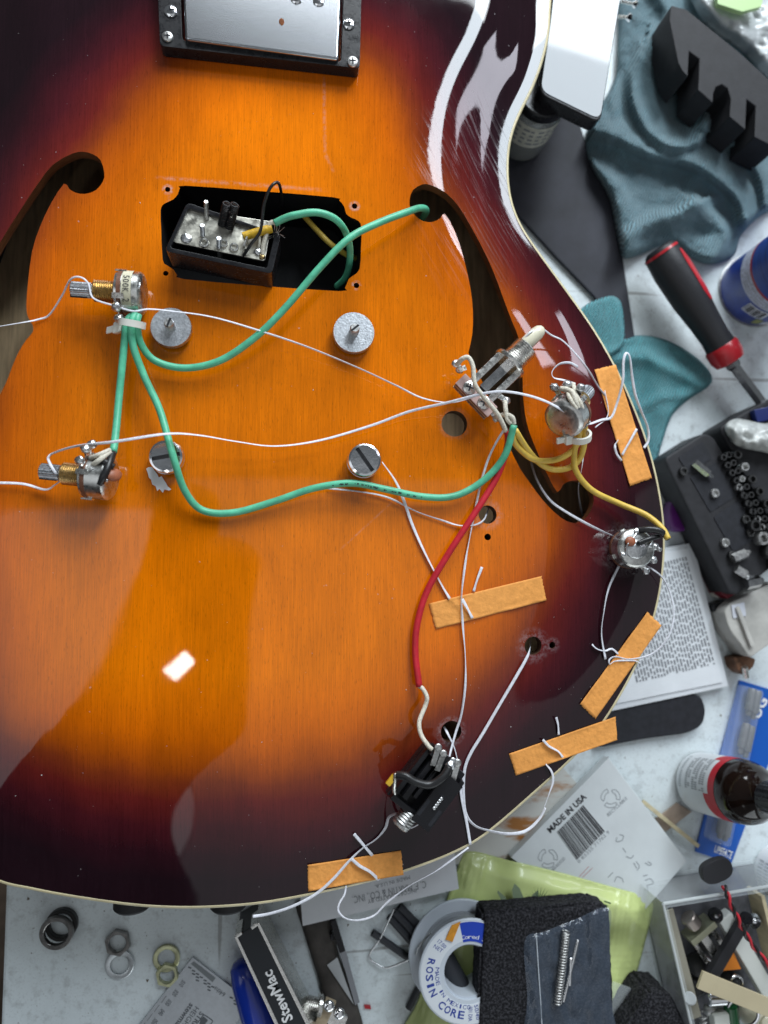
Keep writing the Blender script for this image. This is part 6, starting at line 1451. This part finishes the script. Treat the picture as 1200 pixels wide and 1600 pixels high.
cr_ = thing('cream_roller', T(1200, 1600, .004), 'cream plastic roller in the bottom right corner', 'roller'); c_ = T(1202, 1602, .020); bm = NB(); lathe(bm, c_ - Zv * .012, c_, [(0, .0080), (.8, .0085), (1, .0078), (1, .0052), (.75, .0050)], 32, cap=False); build(bm, 'rim', cream_pl, cr_); bm = NB(); cyl(bm, c_ - Zv * .008, c_ - Zv * .001, .0034, segs=24, ch=.0006); build(bm, 'hub', cream_pl, cr_)
# ---- piezo disc with twisted leads
pz = thing('piezo_disc', T(1122, 1362, 0), 'black oval piezo speaker with twisted red and black leads', 'speaker')
pc_ = T(1122, 1362, .034); ex_ = (T(1144, 1353, .034) - T(1100, 1371, .034)).normalized(); ey_ = Vector((-ex_.y, ex_.x, 0)); ov_ = []
for k in range(40):
    a = 2 * math.pi * k / 40; c_, s_ = math.cos(a), math.sin(a); ov_.append(pc_ + ex_ * (.0078 * math.copysign(abs(c_) ** .75, c_)) + ey_ * (.0052 * math.copysign(abs(s_) ** .8, s_)))
bm = NB(); slab(bm, ov_, pc_.z - .004, pc_.z); build(bm, 'oval_body', black_rub, pz, bevel=.0008)
ax_pts = [(1131, 1384, .032), (1138, 1402, .034), (1148, 1426, .035), (1158, 1446, .034), (1170, 1468, .033), (1186, 1490, .033), (1204, 1512, .033), (1225, 1540, .032)]
cpts = catmull([T(*p) for p in ax_pts], 10)
for ph_, m_, n_ in ((0, red_w, 'red_lead'), (math.pi, black_w, 'black_lead')):
    q_ = []
    for i, p in enumerate(cpts):
        t_ = (cpts[min(i + 1, len(cpts) - 1)] - cpts[max(i - 1, 0)]).normalized(); _, u_, v_ = frame_of(t_); a = i * .42 + ph_; q_.append(p + (u_ * math.cos(a) + v_ * math.sin(a)) * .00075)
    bm = NB(); tube(bm, q_, .00068, 8, smooth=False); build(bm, n_, m_, pz, smooth=179)
# ---- clear plastic lid corner by the lower foam block
tag(flat('clear_lid', [(960, 1535), (1016, 1556), (960, 1620), (925, 1640), (930, 1560)], .012, .0132, acr), 'clear plastic lid corner over the green packet', 'lid')

# ================================================================== dust and crumbs nobody could count
def specks(name, n, picker, smin, smax, m, label):
    bm = NB(); rnd = random.Random(11)
    for _ in range(n):
        p = picker(rnd); r = rnd.uniform(smin, smax) * (1 if rnd.random() < .85 else 2.2); a = rnd.uniform(0, 6.28); k = rnd.uniform(.4, 1)
        q = [p + Vector((math.cos(a + i * 2.1) * r * (k if i else 1), math.sin(a + i * 2.1) * r * (k if i else 1), 0)) for i in range(3)] + [p + Vector((0, 0, r * .6))]
        v = [bm.verts.new(x) for x in q]
        for f in ((0, 1, 3), (1, 2, 3), (2, 0, 3)): bm.faces.new([v[i] for i in f])
    o = build(bm, name, m, smooth=0); o["kind"] = "stuff"; o["label"] = label
def on_top(rnd):
    while True:
        a, b = rnd.uniform(0, 1035), rnd.uniform(0, 1400)
        if rnd.random() < .35: a, b = rnd.uniform(620, 1030), rnd.uniform(60, 1300)
        p = P(a, b, 0)
        if inside(p.x, p.y, inner) and not any(inside(p.x, p.y, h) for h in hl): p.z = ztop(p.x, p.y) + .00003; return p
specks('dust', 420, on_top, .00006, .00018, mat('pale_dust', (.62, .60, .58), .9), 'fine pale dust specks on the glossy guitar top')
def on_bench(rnd): return T(rnd.uniform(15, 1200), rnd.uniform(1150, 1600) if rnd.random() < .7 else rnd.uniform(400, 1300), .0001)
specks('crumbs', 260, on_bench, .0002, .0005, mat('brown_crumbs', (.16, .12, .08), .9, var=.5, vscale=300), 'tiny brown crumbs and shavings on the bench')

# ================================================================== the photographer leaning over the bench (seen only mirrored in the lacquer)
def photographer():
    V = {'hip': (-.45, -.56, .08), 'waist': (-.32, -.46, .25), 'chest': (-.22, -.31, .41), 'neck': (-.20, -.24, .51), 'jaw': (-.165, -.21, .565), 'head': (-.148, -.185, .61), 'crown': (-.138, -.17, .66),
         'shl': (-.25, -.28, .44), 'ell': (-.135, -.10, .44), 'wrl': (-.095, .03, .38), 'hal': (-.082, .085, .355), 'shr': (-.118, -.27, .43), 'elr': (-.080, -.17, .43), 'wrr': (-.060, -.03, .375), 'har': (-.050, .035, .355),
         'hjl': (-.54, -.52, .04), 'knl': (-.53, -.55, -.40), 'anl': (-.53, -.58, -.80), 'tol': (-.44, -.48, -.842), 'hjr': (-.40, -.64, .04), 'knr': (-.40, -.67, -.40), 'anr': (-.40, -.70, -.80), 'tor': (-.31, -.60, -.842)}
    E = [('hip', 'waist'), ('waist', 'chest'), ('chest', 'neck'), ('neck', 'jaw'), ('jaw', 'head'), ('head', 'crown'), ('chest', 'shl'), ('shl', 'ell'), ('ell', 'wrl'), ('wrl', 'hal'), ('chest', 'shr'), ('shr', 'elr'), ('elr', 'wrr'), ('wrr', 'har'),
         ('hip', 'hjl'), ('hjl', 'knl'), ('knl', 'anl'), ('anl', 'tol'), ('hip', 'hjr'), ('hjr', 'knr'), ('knr', 'anr'), ('anr', 'tor')]
    Rr = {'hip': .14, 'waist': .12, 'chest': .13, 'neck': .085, 'jaw': .075, 'head': .088, 'crown': .065, 'shl': .056, 'ell': .045, 'wrl': .029, 'hal': .036, 'shr': .056, 'elr': .045, 'wrr': .029, 'har': .036,
          'hjl': .095, 'knl': .062, 'anl': .042, 'tol': .036, 'hjr': .095, 'knr': .062, 'anr': .042, 'tor': .036}
    names = list(V); me = bpy.data.meshes.new('person'); me.from_pydata([V[n] for n in names], [(names.index(a), names.index(b)) for a, b in E], [])
    o = bpy.data.objects.new('person', me); col.objects.link(o)
    sk = o.modifiers.new('skin', 'SKIN'); sv = me.skin_vertices[0].data
    for i, n in enumerate(names): sv[i].radius = (Rr[n], Rr[n]); sv[i].use_root = (n == 'hip')
    ss = o.modifiers.new('sub', 'SUBSURF'); ss.levels = 2; ss.render_levels = 2
    dg = bpy.context.evaluated_depsgraph_get(); m2 = bpy.data.meshes.new_from_object(o.evaluated_get(dg)); o.modifiers.clear(); o.data = m2
    for p in m2.polygons: p.use_smooth = True
    m2.materials.clear(); m2.materials.append(mat('dark_clothing', (.020, .020, .024), .9, var=.3, vscale=40))
    tag(o, 'person in dark clothing mirrored as a silhouette in the lower left gloss', 'person')
photographer()
